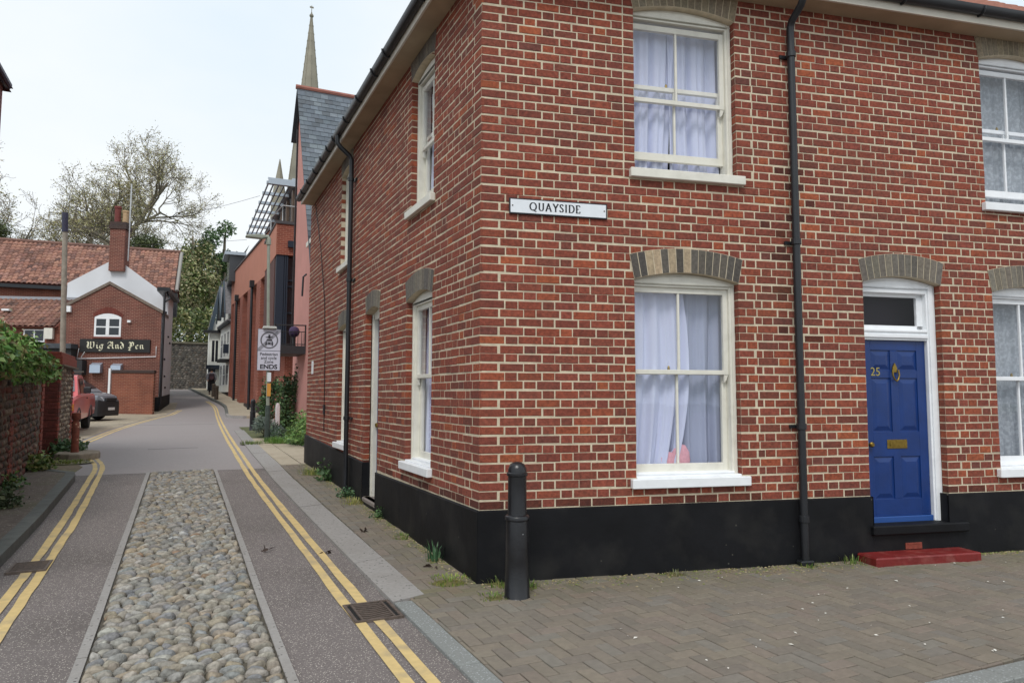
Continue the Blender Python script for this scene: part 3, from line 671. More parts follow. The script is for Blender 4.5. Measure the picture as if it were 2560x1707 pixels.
q = MB(BR); q.box(s0 + fz, s1 - fz, -.165, -.135, zt0, zt0 + .04); q.box(s0 + fz, s1 - fz, -.165, -.135, zs - .12, zs - .085); q.box(s0 + fz, s0 + fz + .03, -.165, -.135, zt0, zs - .09); q.box(s1 - fz - .07, s1 - fz, -.165, -.135, zt0, zs - .09); q.build('fanlight_frame', WHITE, door_frame)
part('room', DARK, door_frame, (s0 - .1, s1 + .1, -1.2, -.6, z0, zs + .1), fr=BR)
k = MB(BR); D_ = -.35; k.add([(s0, D_, zt0 - .05), (s1, D_, zt0 - .05), (s1, D_, zs), (s0, D_, zs)], [(0, 3, 2, 1)]); k.build('fanlight_blind', mat('plum_blind', lin(40, 31, 40), .9), door_frame)
da, db, dz0, dz1 = s0 + fz + .004, s1 - fz - .004, .40, zt0 - .118
m = MB(BR); dn = -.118; m.box(da, db, dn - .04, dn - .012, dz0, dz1)
sw = .105; mid = (da + db) / 2; mw = .085
H_ = dz1 - dz0; rz = [(dz0, dz0 + .17), (dz0 + .17 + .42, dz0 + .17 + .42 + .25), (dz0 + 1.38, dz0 + 1.46), (dz1 - .10, dz1)]
for a, b in ((da, da + sw), (db - sw, db)): m.box(a, b, dn - .012, dn, dz0, dz1)
m.box(mid - mw / 2, mid + mw / 2, dn - .012, dn - .0003, rz[0][1], rz[3][0])
for a, b in rz: m.box(da + sw, db - sw, dn - .012, dn - .0006, a, b)
door = m.build('door', BLUE, house, bev=.003)
for (p, r) in ((da + sw, mid - mw / 2), (mid + mw / 2, db - sw)):
    for (a, b) in ((rz[0][1], rz[1][0]), (rz[1][1], rz[2][0]), (rz[2][1], rz[3][0])):
        e, f = .012, .055; k = MB(BR)
        k.add([(p + e, dn - .012, a + e), (r - e, dn - .012, a + e), (r - e, dn - .012, b - e), (p + e, dn - .012, b - e), (p + f, dn + .0, a + f), (r - f, dn + .0, a + f), (r - f, dn + .0, b - f), (p + f, dn + .0, b - f)],
              [(0, 4, 5, 1), (1, 5, 6, 2), (2, 6, 7, 3), (3, 7, 4, 0), (4, 7, 6, 5)]); k.build('door_panel', BLUE, door)
m = MB(BR); m.prism([(da, .335), (db, .335), (db, .40), (da, .40)], dn + .03, dn - .03); m.build('weather_bar', mat('pale_blue_paint', lin(40, 78, 142), .35), door, bev=.006)
# brass furniture
m = MB(BR); kz = dz0 + 1.42
m.prism([(mid - .03, kz + .02), (mid + .03, kz + .02), (mid + .025, kz + .07), (mid, kz + .115), (mid - .025, kz + .07)], dn + .012, dn + .0)
m.tube([(mid - .035, dn + .02, kz + .045), (mid - .038, dn + .026, kz - .01), (mid - .02, dn + .028, kz - .055), (mid, dn + .03, kz - .07), (mid + .02, dn + .028, kz - .055), (mid + .038, dn + .026, kz - .01), (mid + .035, dn + .02, kz + .045)], .008, 6)
m.build('door_knocker', BRASS, door, smooth='auto')
m = MB(BR); lz = rz[1][0] + .125; m.box(mid - .12, mid + .12, dn, dn + .008, lz - .045, lz + .045); lp = m.build('letter_plate', BRASS, door, bev=.004)
part('letter_flap', BRASS, lp, (mid - .09, mid + .09, dn + .008, dn + .014, lz - .026, lz + .026), fr=BR, bev=.003)
m = MB(Fr(BR((da + .05, dn, lz)), BR.x, (0, 0, 1), BR.y)); m.lathe([(.014, 0), (.012, .015), (.026, .03), (.028, .045), (.016, .06)], (0, 0, 0), 12); m.build('door_knob', BRASS, door, smooth='auto')
def text_part(txt, size, fr, s, n, z, mt, parent, name, sx=1.0, ext=.001, align='CENTER', bold=0.0):
    cu = bpy.data.curves.new(name, 'FONT'); cu.body = txt; cu.size = size; cu.align_x = align; cu.align_y = 'CENTER'; cu.extrude = ext; cu.offset = bold
    to = bpy.data.objects.new('tmp', cu); COL.objects.link(to); bpy.context.view_layer.update()
    dg = bpy.context.evaluated_depsgraph_get(); me = bpy.data.meshes.new_from_object(to.evaluated_get(dg)); bpy.data.objects.remove(to, do_unlink=True)
    m = MB(fr)
    vs = [(s + v.co.x * sx, n + v.co.z, z + v.co.y) for v in me.vertices]
    m.add(vs, [tuple(reversed(p.vertices)) for p in me.polygons]); return m.build(name, mt, parent)
text_part('25', .12, BR, da + .155, dn + .003, kz + .02, mat('number_brass', lin(175, 160, 90), .35, metal=.6), door, 'door_number')
m = MB(BR); m.prism([(da + .205, kz - .22), (da + .215, kz - .19), (da + .212, kz - .11), (da + .203, kz - .12)], dn - .004, dn - .012); m.build('paint_chip', WHITE, door)
# threshold, vent and red step
part('threshold', PLINTH, house, (s0 + .03, s1 + .16, -.079, .075, .255, .345), fr=BR, bev=.012); part('threshold', PLINTH, house, (s0 + .086, s1 - .005, -.25, -.03, .3, .347), fr=BR)
part('air_brick', mat('red_brick_plain', lin(130, 62, 48), .9, n_amt=.2, n_scale=30), house, (4.25, 4.44, .02, .031, .105, .165), (4.27, 4.42, .031, .034, .15, .16), fr=BR)
part('step', REDP, house, (3.69, 4.88, .026, .29, .0, .10), fr=BR, bev=.012)
# lane-side door, deep in its reveal
s0, s1, z0, zs, rise, _ = LW[2]
m = MB(BL); m.box(s0, s0 + .08, -.23, -.1, z0, zs); m.box(s1 - .08, s1, -.23, -.1, z0, zs); m.prism([(s0, zs - .08), (s1, zs - .08), (s1, zs), (cx * 0 + (s0 + s1) / 2, zs + rise), (s0, zs)], -.1, -.23); m.box(s1 - .065, s1 - .02, -.1, -.085, z0, zs); lf_ = m.build('door_frame', CREAM, house, bev=.004)
m = MB(BL); m.box(s0 + .08, s1 - .08, -.2, -.16, z0 + .04, zs - .08); ld = m.build('door', BLUE, house)
m = MB(BL)
for i in range(3):
    for (p, r) in ((s0 + .16, (s0 + s1) / 2 - .03), ((s0 + s1) / 2 + .03, s1 - .16)):
        a = z0 + .2 + i * .72; k = MB(BL); k.box(p, r, -.16, -.15, a, a + .58); k.build('door_panel', BLUE, ld, bev=.008)
m = MB(BL); m.lathe([(.02, 0), (.03, .02), (.03, .05), (.01, .06)], (s1 - .12, -.15, 1.15), 10); m.build('door_knob', BRASS, ld)
part('room', DARK, lf_, (s0, s1, -1, -.6, z0, zs), fr=BL)
part('step', mat('worn_stone', lin(128, 118, 112), .85, n_amt=.15, n_scale=20, bump=.3, b_scale=50), house, (s0 + .01, s1 - .01, -.23, .02, .02, .2), fr=BL, bev=.015)
# ---- eaves: soffit, fascia, gutter, downpipes, roof
OV, SZ = .22, 5.47
ang = BR.x.angle(BL.x)                                                  # offset corner of the eaves
def eave_corner(o): return Vector((-o, 0, 0)) + Vector((0, 1, 0)) * ((RNRM * o - Vector((-o, 0, 0))).dot(RNRM) / Vector((0, 1, 0)).dot(RNRM))
EC = eave_corner
def eave_strip(o0, o1, z0, z1, name, mt, ltop=8.98, **kw):
    m = MB(); a0, a1 = EC(o0), EC(o1); Rv = RDIR * RLEN
    L0, L1 = Vector((-o0, ltop, 0)), Vector((-o1, ltop, 0)); R0, R1 = RNRM * o0 + Rv, RNRM * o1 + Rv
    P = [L0, a0, R0]; Q = [L1, a1, R1]
    for i in range(2):
        A, B, C_, D2 = P[i], P[i + 1], Q[i + 1], Q[i]
        vs = [(*v.xy, z0) for v in (A, B, C_, D2)] + [(*v.xy, z1) for v in (A, B, C_, D2)]
        m.add(vs, [(0, 1, 2, 3), (7, 6, 5, 4), (3, 2, 6, 7), (1, 0, 4, 5)] + ([(0, 3, 7, 4)] if i == 0 else [(2, 1, 5, 6)]))
    return m.build(name, mt, house, **kw)
eave_strip(-.05, OV, SZ, SZ + .018, 'soffit', SOFFIT)
eave_strip(OV + .0005, OV + .022, SZ - .012, SZ + .155, 'fascia', FASCIA)
m = MB(); gp = []
for k in range(9):
    an = math.pi * k / 8; gp.append((.085 - .058 * math.cos(an) + OV - .03, SZ + .135 - .075 * math.sin(an)))
pathL, pathC, pathR = [], [], []
for o_, z_ in gp + [(o2 - .004 if i < 4 else o2 + .0, z2 + .004) for i, (o2, z2) in reversed(list(enumerate(gp)))]:
    pathL.append((-o_, 9.05, z_)); c_ = EC(o_); pathC.append((c_.x, c_.y, z_)); r_ = RNRM * o_ + RDIR * RLEN; pathR.append((r_.x, r_.y, z_))
n = len(pathL); m.add(pathL + pathC + pathR, [(i, (i + 1) % n, (i + 1) % n + n, i + n) for i in range(n)] + [(i + n, (i + 1) % n + n, (i + 1) % n + 2 * n, i + 2 * n) for i in range(n)] + [tuple(range(n))])
gut = m.build('gutter', GUTTER, house, smooth='auto')
for y in (.9, 2.2, 2.75, 3.6, 4.4, 5.25, 5.75, 6.3, 7.0, 7.7, 8.4):
    m = MB(); m.tube([(-o_ * 1.0 - (.006 if o_ > .25 else 0), y, z_ - (.007 if z_ < SZ + .13 else -.006)) for o_, z_ in gp], .012, 6); m.build('gutter_bracket', GUTTER, gut)
for s in (3.4, 4.25, 5.2, 6.1):
    m = MB(BR); m.tube([(s, o_, z_ - .007) for o_, z_ in gp], .012, 6); m.build('gutter_bracket', GUTTER, gut)
def downpipe(fr, s, ztop, zb, shoe, joints):
    m = MB(fr); n = .075
    m.tube([(s, OV + .075, SZ + .06), (s, OV + .075, SZ - .05), (s, OV + .03, SZ - .11), (s, n + .03, ztop - .06), (s, n, ztop - .12), (s, n, ztop - .3), (s, n, zb)], .036, 14)
    p = m.build('downpipe', GUTTER, house, smooth='auto')
    for z in joints:
        k = MB(fr); k.lathe([(.037, 0), (.047, .004), (.047, .055), (.037, .06)], (s, n, z), 14); k.box(s - .085, s + .085, .0, .02, z + .012, z + .044); k.build('pipe_bracket', GUTTER, p)
downpipe(BR, 3.09, 5.34, .03, True, (.42, 1.28, 3.05, 4.92)); downpipe(BL, 4.98, 5.3, .12, True, (1.22, 3.3, 4.85))
m = MB(BR); m.box(3.02, 3.16, .03, .12, .02, .07); m.build('pipe_shoe', GUTTER, house, bev=.01)
TILE = mat('pantile', attr=True, rough=.85, n_amt=.2, n_scale=14, bump=.3, b_scale=50)
m = MB(); rn = random.Random(5)
a0 = EC(.2); rise_ = .75
def roof_strip(A, B, inw, dep, wave=.24):
    L_ = (B - A).length; n_ = int(L_ / (wave / 6)); d = (B - A).normalized(); vs, fs = [], []
    for r in range(14):
        for e in (0, 1):
            t = (r + e) * dep / 14
            for i in range(n_ + 1):
                x = i * L_ / n_; p = A + d * x + inw * t
                vs.append((p.x, p.y, SZ + .17 + t * rise_ + .032 * math.sin(x / wave * 6.283) + (.028 if e == 0 else 0)))
    for r in range(28 - 1):
        for i in range(n_): a = r * (n_ + 1) + i; fs.append((a, a + 1, a + n_ + 2, a + n_ + 1))
    m.add(vs, fs, lin(150, 100, 84))
roof_strip(EC(.2), RNRM * .2 + RDIR * RLEN, -RNRM, 4.2)
roof_strip(Vector((-.2, 8.98, 0)), EC(.2), Vector((1, 0, 0)), 4.0)
m.build('roof', TILE, house, smooth=True)
m = MB()   # closing walls of the house behind
bk = [(0.0, 9.17), tuple((RDIR * RLEN).xy), (RDIR.x * RLEN + 2.2, RDIR.y * RLEN + 9), (3.0, 9.17)]
m.add([(0.02, 9.17, 0), (4.5, 9.17, 0), (4.5, 9.17, 8.3), (.02, 9.17, 5.6)], [(0, 1, 2, 3)]); m.build('party_wall', mat('plain_brick', lin(126, 64, 52), .9, n_amt=.2, n_scale=20), house)
# cable clipped to the lane front
m = MB(BL); m.tube([(8.6, .012, 5.4), (7.9, .012, 4.4), (7.35, .012, 3.3), (7.2, .012, 2.4), (7.15, .012, .95)], .007, 5); m.build('cable', GUTTER, house)
part('cable_box', GUTTER, house, (7.12, 7.19, .0, .03, 1.25, 1.42), fr=BL); part('vent_tag', WHITE, house, (8.45, 8.6, .0, .015, 2.0, 2.25), fr=BL)
# ------------------------------------------------------------------ street furniture and things near by
# ---- street name sign, lettering drawn as pen strokes
SIGNW = mat('sign_white', lin(226, 230, 234), .35, n_amt=.03, n_scale=10)
INK = mat('sign_black', (.012, .012, .016), .4)
def sweep(m, pts, thick, thin, n0, n1, nib=None):
    """stroke: polyline in (s,z); width follows direction (vertical = thick) or a broad nib at a fixed angle"""
    P = [Vector((x, z)) for x, z in pts]; q = []
    for i, p in enumerate(P):
        t = (P[min(i + 1, len(P) - 1)] - P[max(i - 1, 0)]).normalized()
        if nib: o = Vector((math.cos(nib), math.sin(nib))) * thick / 2
        else:
            wd = thin + (thick - thin) * abs(t.y) ** 1.2; o = Vector((-t.y, t.x)) * wd / 2
        q.append((p + o, p - o))
    for (a, b), (c, d) in zip(q, q[1:]):
        vs = [(v.x, n, v.y) for n in (n1, n0) for v in (a, b, d, c)]
        m.add(vs, [(0, 1, 2, 3), (0, 4, 5, 1), (1, 5, 6, 2), (2, 6, 7, 3), (3, 7, 4, 0)])
def arcp(cx, cz, rx, rz, a0, a1, n=12): return [(cx + rx * math.cos(math.radians(a0 + (a1 - a0) * i / n)), cz + rz * math.sin(math.radians(a0 + (a1 - a0) * i / n))) for i in range(n + 1)]
SERIF = {   # unit cap height: (advance, strokes, serifs)
 'Q': (.98, [arcp(.45, .5, .39, .47, 0, 360, 24), [(.42, .1), (.62, -.02), (.86, -.12)]], []),
 'U': (.86, [[(.18, 1), (.18, .38)] + arcp(.43, .33, .25, .29, 180, 360, 10) + [(.68, 1)]], [(.06, .3, 1), (.57, .79, 1)]),
 'A': (.86, [[(.1, 0), (.42, 1)], [(.4, 1), (.75, 0)], [(.21, .34), (.62, .34)]], [(0, .22, 0), (.62, .88, 0)]),
 'Y': (.78, [[(.1, 1), (.4, .46), (.4, 0)], [(.4, .46), (.7, 1)]], [(0, .24, 1), (.58, .82, 1), (.28, .52, 0)]),
 'S': (.62, [[(.5, .8), (.44, .93), (.3, .97), (.16, .9), (.12, .76), (.2, .62), (.34, .5), (.47, .38), (.51, .24), (.45, .08), (.28, .03), (.14, .08), (.08, .24)]], []),
 'I': (.4, [[(.2, 0), (.2, 1)]], [(.08, .32, 1), (.08, .32, 0)]),
 'D': (.86, [[(.18, 0), (.18, 1)], [(.14, .97), (.36, .97)] + arcp(.36, .5, .4, .47, 90, -90, 14) + [(.14, .03)]], [(.05, .3, 1), (.05, .3, 0)]),
 'E': (.68, [[(.18, 0), (.18, 1)], [(.14, .965), (.56, .965), (.57, .8)], [(.14, .52), (.45, .52)], [(.14, .035), (.58, .035), (.6, .22)]], [(.05, .25, 1), (.05, .25, 0)])}
sign = thing('street_sign', 'white street name sign lettered QUAYSIDE screwed to the brick wall', 'sign', tuple(BR((.71, .01, 3.195))))
part('plate', INK, sign, (.253, 1.171, .006, .018, 3.195, 3.337), fr=BR, bev=.002)
part('face', SIGNW, sign, (.265, 1.159, .018, .0205, 3.207, 3.325), fr=BR)
m = MB(BR); hgt = .073; x = .438; z = 3.232
for ch in 'QUAYSIDE':
    adv, st, sf = SERIF[ch]
    for s_ in st: sweep(m, [(x + a * hgt, z + b * hgt) for a, b in s_], .19 * hgt, .075 * hgt, .0205, .0222)
    for a, b, zz in sf: m.box(x + a * hgt, x + b * hgt, .0205, .022, z + zz * hgt - (.06 * hgt if zz else 0), z + zz * hgt + (.0 if zz else .06 * hgt))
    x += (adv + .07) * hgt
m.build('lettering', INK, sign)
for s_ in (.283, 1.142): k = MB(Fr(BR((s_, .0205, 3.268)), BR.x, (0, 0, 1), BR.y)); k.lathe([(.007, 0), (.007, .003)], (0, 0, 0), 8); k.build('screw', IRON, sign)

# ---- bollards
def bollard(name, x, y, label, group, H=1.07, k=1.0):
    t = thing(name, label, 'bollard', (x, y, g(y) + .02 if y < 20 else g(y)), group); m = MB(Fr((x, y, g(y)), (1, 0, 0), (0, 1, 0)))
    m.lathe([(.105, 0), (.107, .02), (.099, .03), (.094, .3), (.088, .615), (.075, .665), (.074, .93), (.074, .965)], (0, 0, 0), 24); m.build('post', BLACKP, t, smooth='auto')
    m = MB(Fr((x, y, g(y)), (1, 0, 0), (0, 1, 0))); m.lathe([(.088, .612), (.097, .62), (.097, .642), (.09, .652), (.076, .658)], (0, 0, 0), 24); m.build('collar', BLACKP, t, smooth='auto')
    m = MB(Fr((x, y, g(y)), (1, 0, 0), (0, 1, 0))); m.lathe([(.075, .958), (.084, .964), (.084, .982), (.075, .99), (.071, 1.02), (.058, 1.05), (.034, 1.066), (.008, 1.071)], (0, 0, 0), 24); m.build('cap', BLACKP, t, smooth='auto')
    return t
bollard('bollard', .125, -.49, 'black domed iron bollard beside the corner of the brick house', 'black bollards')
bollard('bollard', -.12, 19.56, 'black domed iron bollard beside the plants and lamp post', 'black bollards')
# short dark bollards up the lane
WOODB = mat('weathered_wood', lin(86, 76, 66), .9, n_amt=.25, n_scale=12, bump=.4, b_scale=40)
for x, y, lb in ((-.36, 41.5, 'short dark wooden bollard at the kerb before the white house'), (-.44, 43.9, 'short dark wooden bollard further up, behind the other wooden one')):
    m = MB(Fr((x, y, g(y) + .11), (1, 0, 0), (0, 1, 0))); m.lathe([(.115, 0), (.115, .72), (.125, .74), (.125, .8), (.11, .83), (.04, .86)], (0, 0, 0), 12); tag(m.build('wooden_bollard', WOODB, None, smooth='auto'), lb, 'bollard', 'wooden bollards')
# rusty bollard on its concrete pad
RUST = mat('rusty_paint', lin(122, 62, 44), .75, n_amt=.3, n_scale=14, bump=.4, b_scale=50, stain=lin(86, 44, 34), stain_amt=.8, stain_scale=5, speck=lin(190, 150, 120), speck_scale=25, speck_t=.1)
bx, by = -4.29, 11.65; t = thing('rusty_bollard', 'rusty red iron post on a concrete pad at the gateway', 'bollard', (bx, by, g(by)))
m = MB(Fr((bx, by, g(by)), (1, 0, 0), (0, 1, 0))); m.lathe([(.078, .12), (.07, .3), (.07, .74), (.058, .76), (.056, .80), (.08, .84), (.085, .90), (.085, .95), (.06, .965)], (0, 0, 0), 16); m.build('post', RUST, t, smooth='auto')
m = MB(); rn = random.Random(4); pg = []
for i in range(14): an = 2 * math.pi * i / 14; pg.append((bx + .05 + .42 * math.cos(an) * (1 + rn.uniform(-.05, .05)), by + .1 + .62 * math.sin(an) * (1 + rn.uniform(-.05, .05))))
m.slab(pg, g(by) - .1, g(by) + .14); m.build('concrete_pad', mat('old_concrete', lin(140, 128, 112), .92, n_amt=.2, n_scale=10, bump=.5, b_scale=30, stain=lin(98, 92, 70), stain_amt=.6, stain_scale=3), t, bev=.03, seg=2)

# ---- lamp post with the zone sign
LX, LY = -.14, 14.87; GREENP = mat('dark_green_paint', lin(52, 62, 56), .5, n_amt=.2, n_scale=20, stain=lin(96, 104, 98), stain_amt=.3, stain_scale=9); GALV = mat('grey_green_steel', lin(150, 154, 140), .55, n_amt=.08, n_scale=6, metal=.2)
t = thing('lamp_post', 'tall grey steel lamp post with dark green base beside the plants', 'lamp post', (LX, LY, g(LY)))
b0 = g(LY); m = MB(); m.tube([(LX, LY, b0 - .05), (LX, LY, b0 + .92), (LX - .004, LY, b0 + 1.0)], [.074, .072, .052], 16); m.build('base', GREENP, t, smooth='auto')
m = MB(); m.tube([(LX - .004, LY, b0 + .98), (LX - .11, LY, 5.85)], [.047, .04], 14); m.build('pole', GALV, t, smooth='auto')
m = MB(); m.tube([(LX - .11, LY, 5.78), (LX - .115, LY, 5.95), (LX - .13, LY, 6.0), (LX - .3, LY, 5.98)], [.07, .07, .06, .05], 12); arm = m.build('arm', GALV, t, smooth='auto')
m = MB(); m.prism([(LX - .72, 5.93), (LX - .3, 5.92), (LX - .18, 5.96), (LX - .2, 6.03), (LX - .4, 6.04), (LX - .72, 5.985)], LY - .1, LY + .1); m.build('lantern', GALV, t, bev=.02, seg=2)
m = MB(); m.lathe([(.025, 0), (.03, .04), (.012, .06)], (LX - .24, LY, 6.03), 8); m.build('photocell', WHITE, t)
part('number_tag', SIGNW, t, (LX - .05, LX + .05, LY - .075, LY - .06, 1.95, 2.2)); part('sticker', mat('orange_sticker', lin(214, 150, 66), .5), t, (LX - .05, LX + .05, LY - .075, LY - .06, 1.55, 1.9))
SG = Fr((0, LY - .09, 0), (1, 0, 0), (0, -1, 0)); a, b, zb, zt = -.459, .128, 2.262, 3.39; mid_ = (a + b) / 2
zs_ = thing('zone_sign', 'grey and white pedestrian zone ends traffic sign on the lamp post', 'sign', (mid_, LY - .09, zb))
part('plate', mat('sign_back_grey', lin(86, 90, 100), .5), zs_, (a - .012, b + .012, -.02, -.002, zb - .012, zt + .012), fr=SG, bev=.01)
SF = mat('sign_pale', lin(206, 204, 216), .4); GRY = mat('sign_grey', lin(104, 102, 108), .5)
zm_ = zb + (zt - zb) * .475
part('face', SF, zs_, (a, b, -.0015, .001, zb, zm_ - .008), (a, b, -.0015, .001, zm_ + .008, zt), fr=SG)
cxx, czz, R0 = mid_, (zm_ + zt) / 2, .235
m = MB(SG); K = 32
for i in range(K):
    p, q = 2 * math.pi * i / K, 2 * math.pi * (i + 1) / K
    m.add([(cxx + r * math.cos(w_), .004, czz + r * math.sin(w_)) for r, w_ in ((R0, p), (R0, q), (R0 - .036, q), (R0 - .036, p))], [(0, 1, 2, 3)])
m.build('ring', GRY, zs_)
m = MB(SG); d_ = .03
m.add([(a, .003, zm_ + .008), (a + d_ * 2, .003, zm_ + .008), (b, .003, zt - d_ * 2), (b, .003, zt), (b - d_ * 2, .003, zt), (a, .003, zm_ + .008 + d_ * 2)], [(0, 1, 2, 3, 4, 5)]); m.build('diagonal_bar', mat('sign_bar_grey', lin(150, 148, 156), .5), zs_)
m = MB(SG)   # car below, motorcyclist above, seen from the front
def blob(poly, n=.005): m.add([(cxx + x, n, czz + z) for x, z in poly], [tuple(range(len(poly)))])
blob([(-.085, -.02), (.085, -.02), (.105, -.075), (.105, -.125), (-.105, -.125), (-.105, -.075)]); blob([(-.1, -.125), (-.065, -.125), (-.065, -.155), (-.1, -.155)]); blob([(.065, -.125), (.1, -.125), (.1, -.155), (.065, -.155)]); blob([(-.06, .035), (.06, .035), (.08, -.015), (-.08, -.015)])
blob([(-.1, .075), (-.03, .06), (.03, .06), (.1, .075), (.1, .09), (.04, .1), (-.04, .1), (-.1, .09)]); blob([(-.03, .1), (.03, .1), (.024, .155), (-.024, .155)]); blob([(-.02, .05), (.02, .05), (.02, .1), (-.02, .1)])
m.build('vehicle_symbols', mat('sign_symbol', lin(70, 68, 74), .5), zs_)
m = MB(SG)
for (p, q, zz, hh) in ((-.07, .07, -.052, .02), (-.06, -.03, -.1, .02), (.03, .06, -.1, .02)): m.box(cxx + p, cxx + q, .0055, .007, czz + zz, czz + zz + hh)
m.build('symbol_gaps', SF, zs_)
for tx, sz, zz, bo in (('Pedestrian', .112, zm_ - .095, .0012), ('and cycle', .112, zm_ - .20, .0012), ('Zone', .112, zm_ - .305, .0012), ('ENDS', .165, zb + .092, .005)):
    text_part(tx, sz, SG, mid_, .003, zz, INK, zs_, 'lettering', sx=1.0 if tx != 'ENDS' else 1.12, ext=.0006, bold=bo)
m = MB(SG); m.prism([(mid_ - .19, zt + .02), (mid_ + .19, zt + .02), (mid_ + .17, zt + .085), (mid_ - .17, zt + .085)], .10, -.06); m.build('sign_light', mat('frosted_plastic', lin(196, 196, 190), .4), zs_, bev=.015, seg=2)
m = MB(SG); m.box(mid_ - .03, mid_ + .12, -.06, -.02, zb + .2, zb + .25); m.box(mid_ - .03, mid_ + .12, -.06, -.02, zt - .25, zt - .2); m.build('clamp', GALV, zs_)
# striped board on rubber foot in the verge
bx, by = .36, 16.9; t = thing('hazard_board', 'slim white and red hazard board on a dark rubber foot', 'barrier', (bx, by, g(by)))
m = MB(); WB = mat('reflective_white_red', lin(222, 212, 212), .4, stain=lin(190, 80, 76), stain_amt=.55, stain_scale=4)
m.prism([(bx - .05, .5), (bx + .05, .5), (bx + .055, 1.2), (bx + .03, 1.33), (bx - .03, 1.34), (bx - .06, 1.2)], by - .14, by + .14); m.build('panel', WB, t, bev=.02, seg=2)
m = MB(); m.prism([(bx - .3, g(by) + .02), (bx + .4, g(by) + .02), (bx + .1, g(by) + .2), (bx - .06, g(by) + .2)], by - .2, by + .2); m.build('foot', mat('rubber', (.03, .035, .03), .8), t, bev=.03)

# ---- gully grates
def grate(x0, x1, y0, y1, diag, label):
    zc = g((y0 + y1) / 2); t = thing('drain_grate', label, 'drain', ((x0 + x1) / 2, (y0 + y1) / 2, zc), 'road gullies')
    part('pit', HOLE, t, (x0 + .004, x1 - .004, y0 + .004, y1 - .004, zc - .02, zc + .0095))
    f = .022; zt_ = zc + .019
    part('frame', IRON, t, (x0, x1, y0, y0 + f, zc - .02, zt_), (x0, x1, y1 - f, y1, zc - .02, zt_), (x0, x0 + f, y0 + f, y1 - f, zc - .02, zt_), (x1 - f, x1, y0 + f, y1 - f, zc - .02, zt_))
    n = 9
    for i in range(n):
        if diag:
            u = (i + .6) / n; yb = y0 + f + (y1 - y0 - 2 * f) * u
            m = MB(); dl = .055 * (1 if i % 2 else 1); xa, xb = x0 + f + .035, x1 - f - .035
            xm = (xa + xb) / 2 + (u - .5) * .2
            m.slab([(xa, yb - .007), (xm, yb - .012 - .02), (xm, yb + .004 - .02), (xa, yb + .009)], zc - .01, zt_ - .002); m.slab([(xm, yb - .012 - .02), (xb, yb + .012), (xb, yb + .03), (xm, yb + .004 - .02)], zc - .01, zt_ - .0025); m.build('bar', IRON, t)
        else:
            yb = y0 + f + (y1 - y0 - 2 * f) * (i + .7) / (n + .4); part('bar', IRON, t, (x0 + f, x1 - f, yb - .007, yb + .007, zc - .01, zt_ - .002))
    if diag: part('bar', IRON, t, (x0 + f + .03, x0 + f + .045, y0 + f, y1 - f, zc - .01, zt_), ); part('bar', IRON, t, (x1 - f - .045, x1 - f - .03, y0 + f, y1 - f, zc - .01, zt_))
grate(-1.16, -.81, -.56, -.12, True, 'rectangular iron gully grate with slanting bars by the pale kerb slabs')
grate(-3.64, -3.34, 1.86, 2.26, False, 'rectangular iron gully grate with straight bars by the dark kerb')

# ---- left garden wall of flint and brick
FL = mat('flint_rubble', attr=True, rough=.85, n_amt=.25, n_scale=25, bump=.4, b_scale=50)
FLM = mat('flint_mortar', lin(92, 78, 66), .95, n_amt=.25, n_scale=12, bump=.5, b_scale=30, stain=lin(60, 52, 46), stain_amt=.6, stain_scale=1.6)
FC = [lin(72, 60, 52), lin(84, 70, 60), lin(100, 84, 70), lin(58, 50, 46), lin(108, 68, 54), lin(100, 56, 46), lin(116, 100, 84), lin(92, 56, 48)]
def rubble(fr, s0, s1, zf, zt, rn, parent, sp=.1, cols=FC, face=0.0, sz=1.0, shade=1.0):
    m = MB(fr); z = None
    s = s0
    nz_ = int((zt - zf(s0)) / sp) + 1
    for j in range(nz_):
        s = s0 + rn.uniform(0, sp)
        while s < s1:
            wd = sp * rn.uniform(.8, 1.7) * sz; zc = zf(s) + (j + .5) * sp + rn.uniform(-.015, .015)
            if zc < zt - .03 and s + wd < s1 + .02:
                a, b, h = wd * .48, sp * .46, rn.uniform(.015, .04); c = tuple(v * shade for v in vary(rn.choice(cols), .2, rn)); vs = []; k = 6
                for t_, rr in ((0, 1.0), (h * .7, .8)):
                    for i in range(k): an = 2 * math.pi * i / k + .5; q = rr * rn.uniform(.82, 1.08); vs.append((s + wd / 2 + a * q * math.cos(an), face + t_ - .004, zc + b * q * math.sin(an)))
                vs.append((s + wd / 2, face + h, zc)); fs = []
                for i in range(k): i2 = (i + 1) % k; fs += [(i, i + k, i2 + k, i2), (i + k, 2 * k, i2 + k)]
                m.add(vs, fs if fr.flip else [tuple(reversed(f)) for f in fs], c)
            s += wd + rn.uniform(0, .012)
    return tag(m.build('flintwork', FL, parent, smooth=True), kind='stuff')
QB = mat('quoin_brick', attr=True, rough=.9, n_amt=.3, n_scale=25, bump=.4, b_scale=60)
def quoins(fr, s0, s1, z0, z1, rn, parent, proud=.02, alt=.11, lft=True, dp=.1):
    z = z0; k = 0
    while z < z1 - .05:
        e = alt if k % 2 else 0
        m = brick_mb(fr, s0 - (e if not lft else 0), s1 + (e if lft else 0), z + .006, z + .072, vary(rn.choice([lin(122, 58, 46), lin(108, 56, 46), lin(92, 50, 44), lin(134, 66, 50)]), .15, rn), rn, dp, proud)
        m.build('brick', QB, parent); z += .078; k += 1
rn = random.Random(9); dv = Vector((-.52 / 13.45, 1, 0)).normalized(); GW = Fr((-4.19, -3.0, 0), dv, (dv.y, -dv.x, 0)); gz = lambda s: g(-3 + s) + .08
gw = thing('garden_wall', 'dark old flint and brick garden wall topped with leafy climber', 'wall', (-4.5, 5, g(5)))
m = MB(GW); m.prism([(3.5, -.1), (13.45, .1), (13.45, 2.12), (3.5, 2.0)], -.0, -.36); m.build('core', FLM, gw)
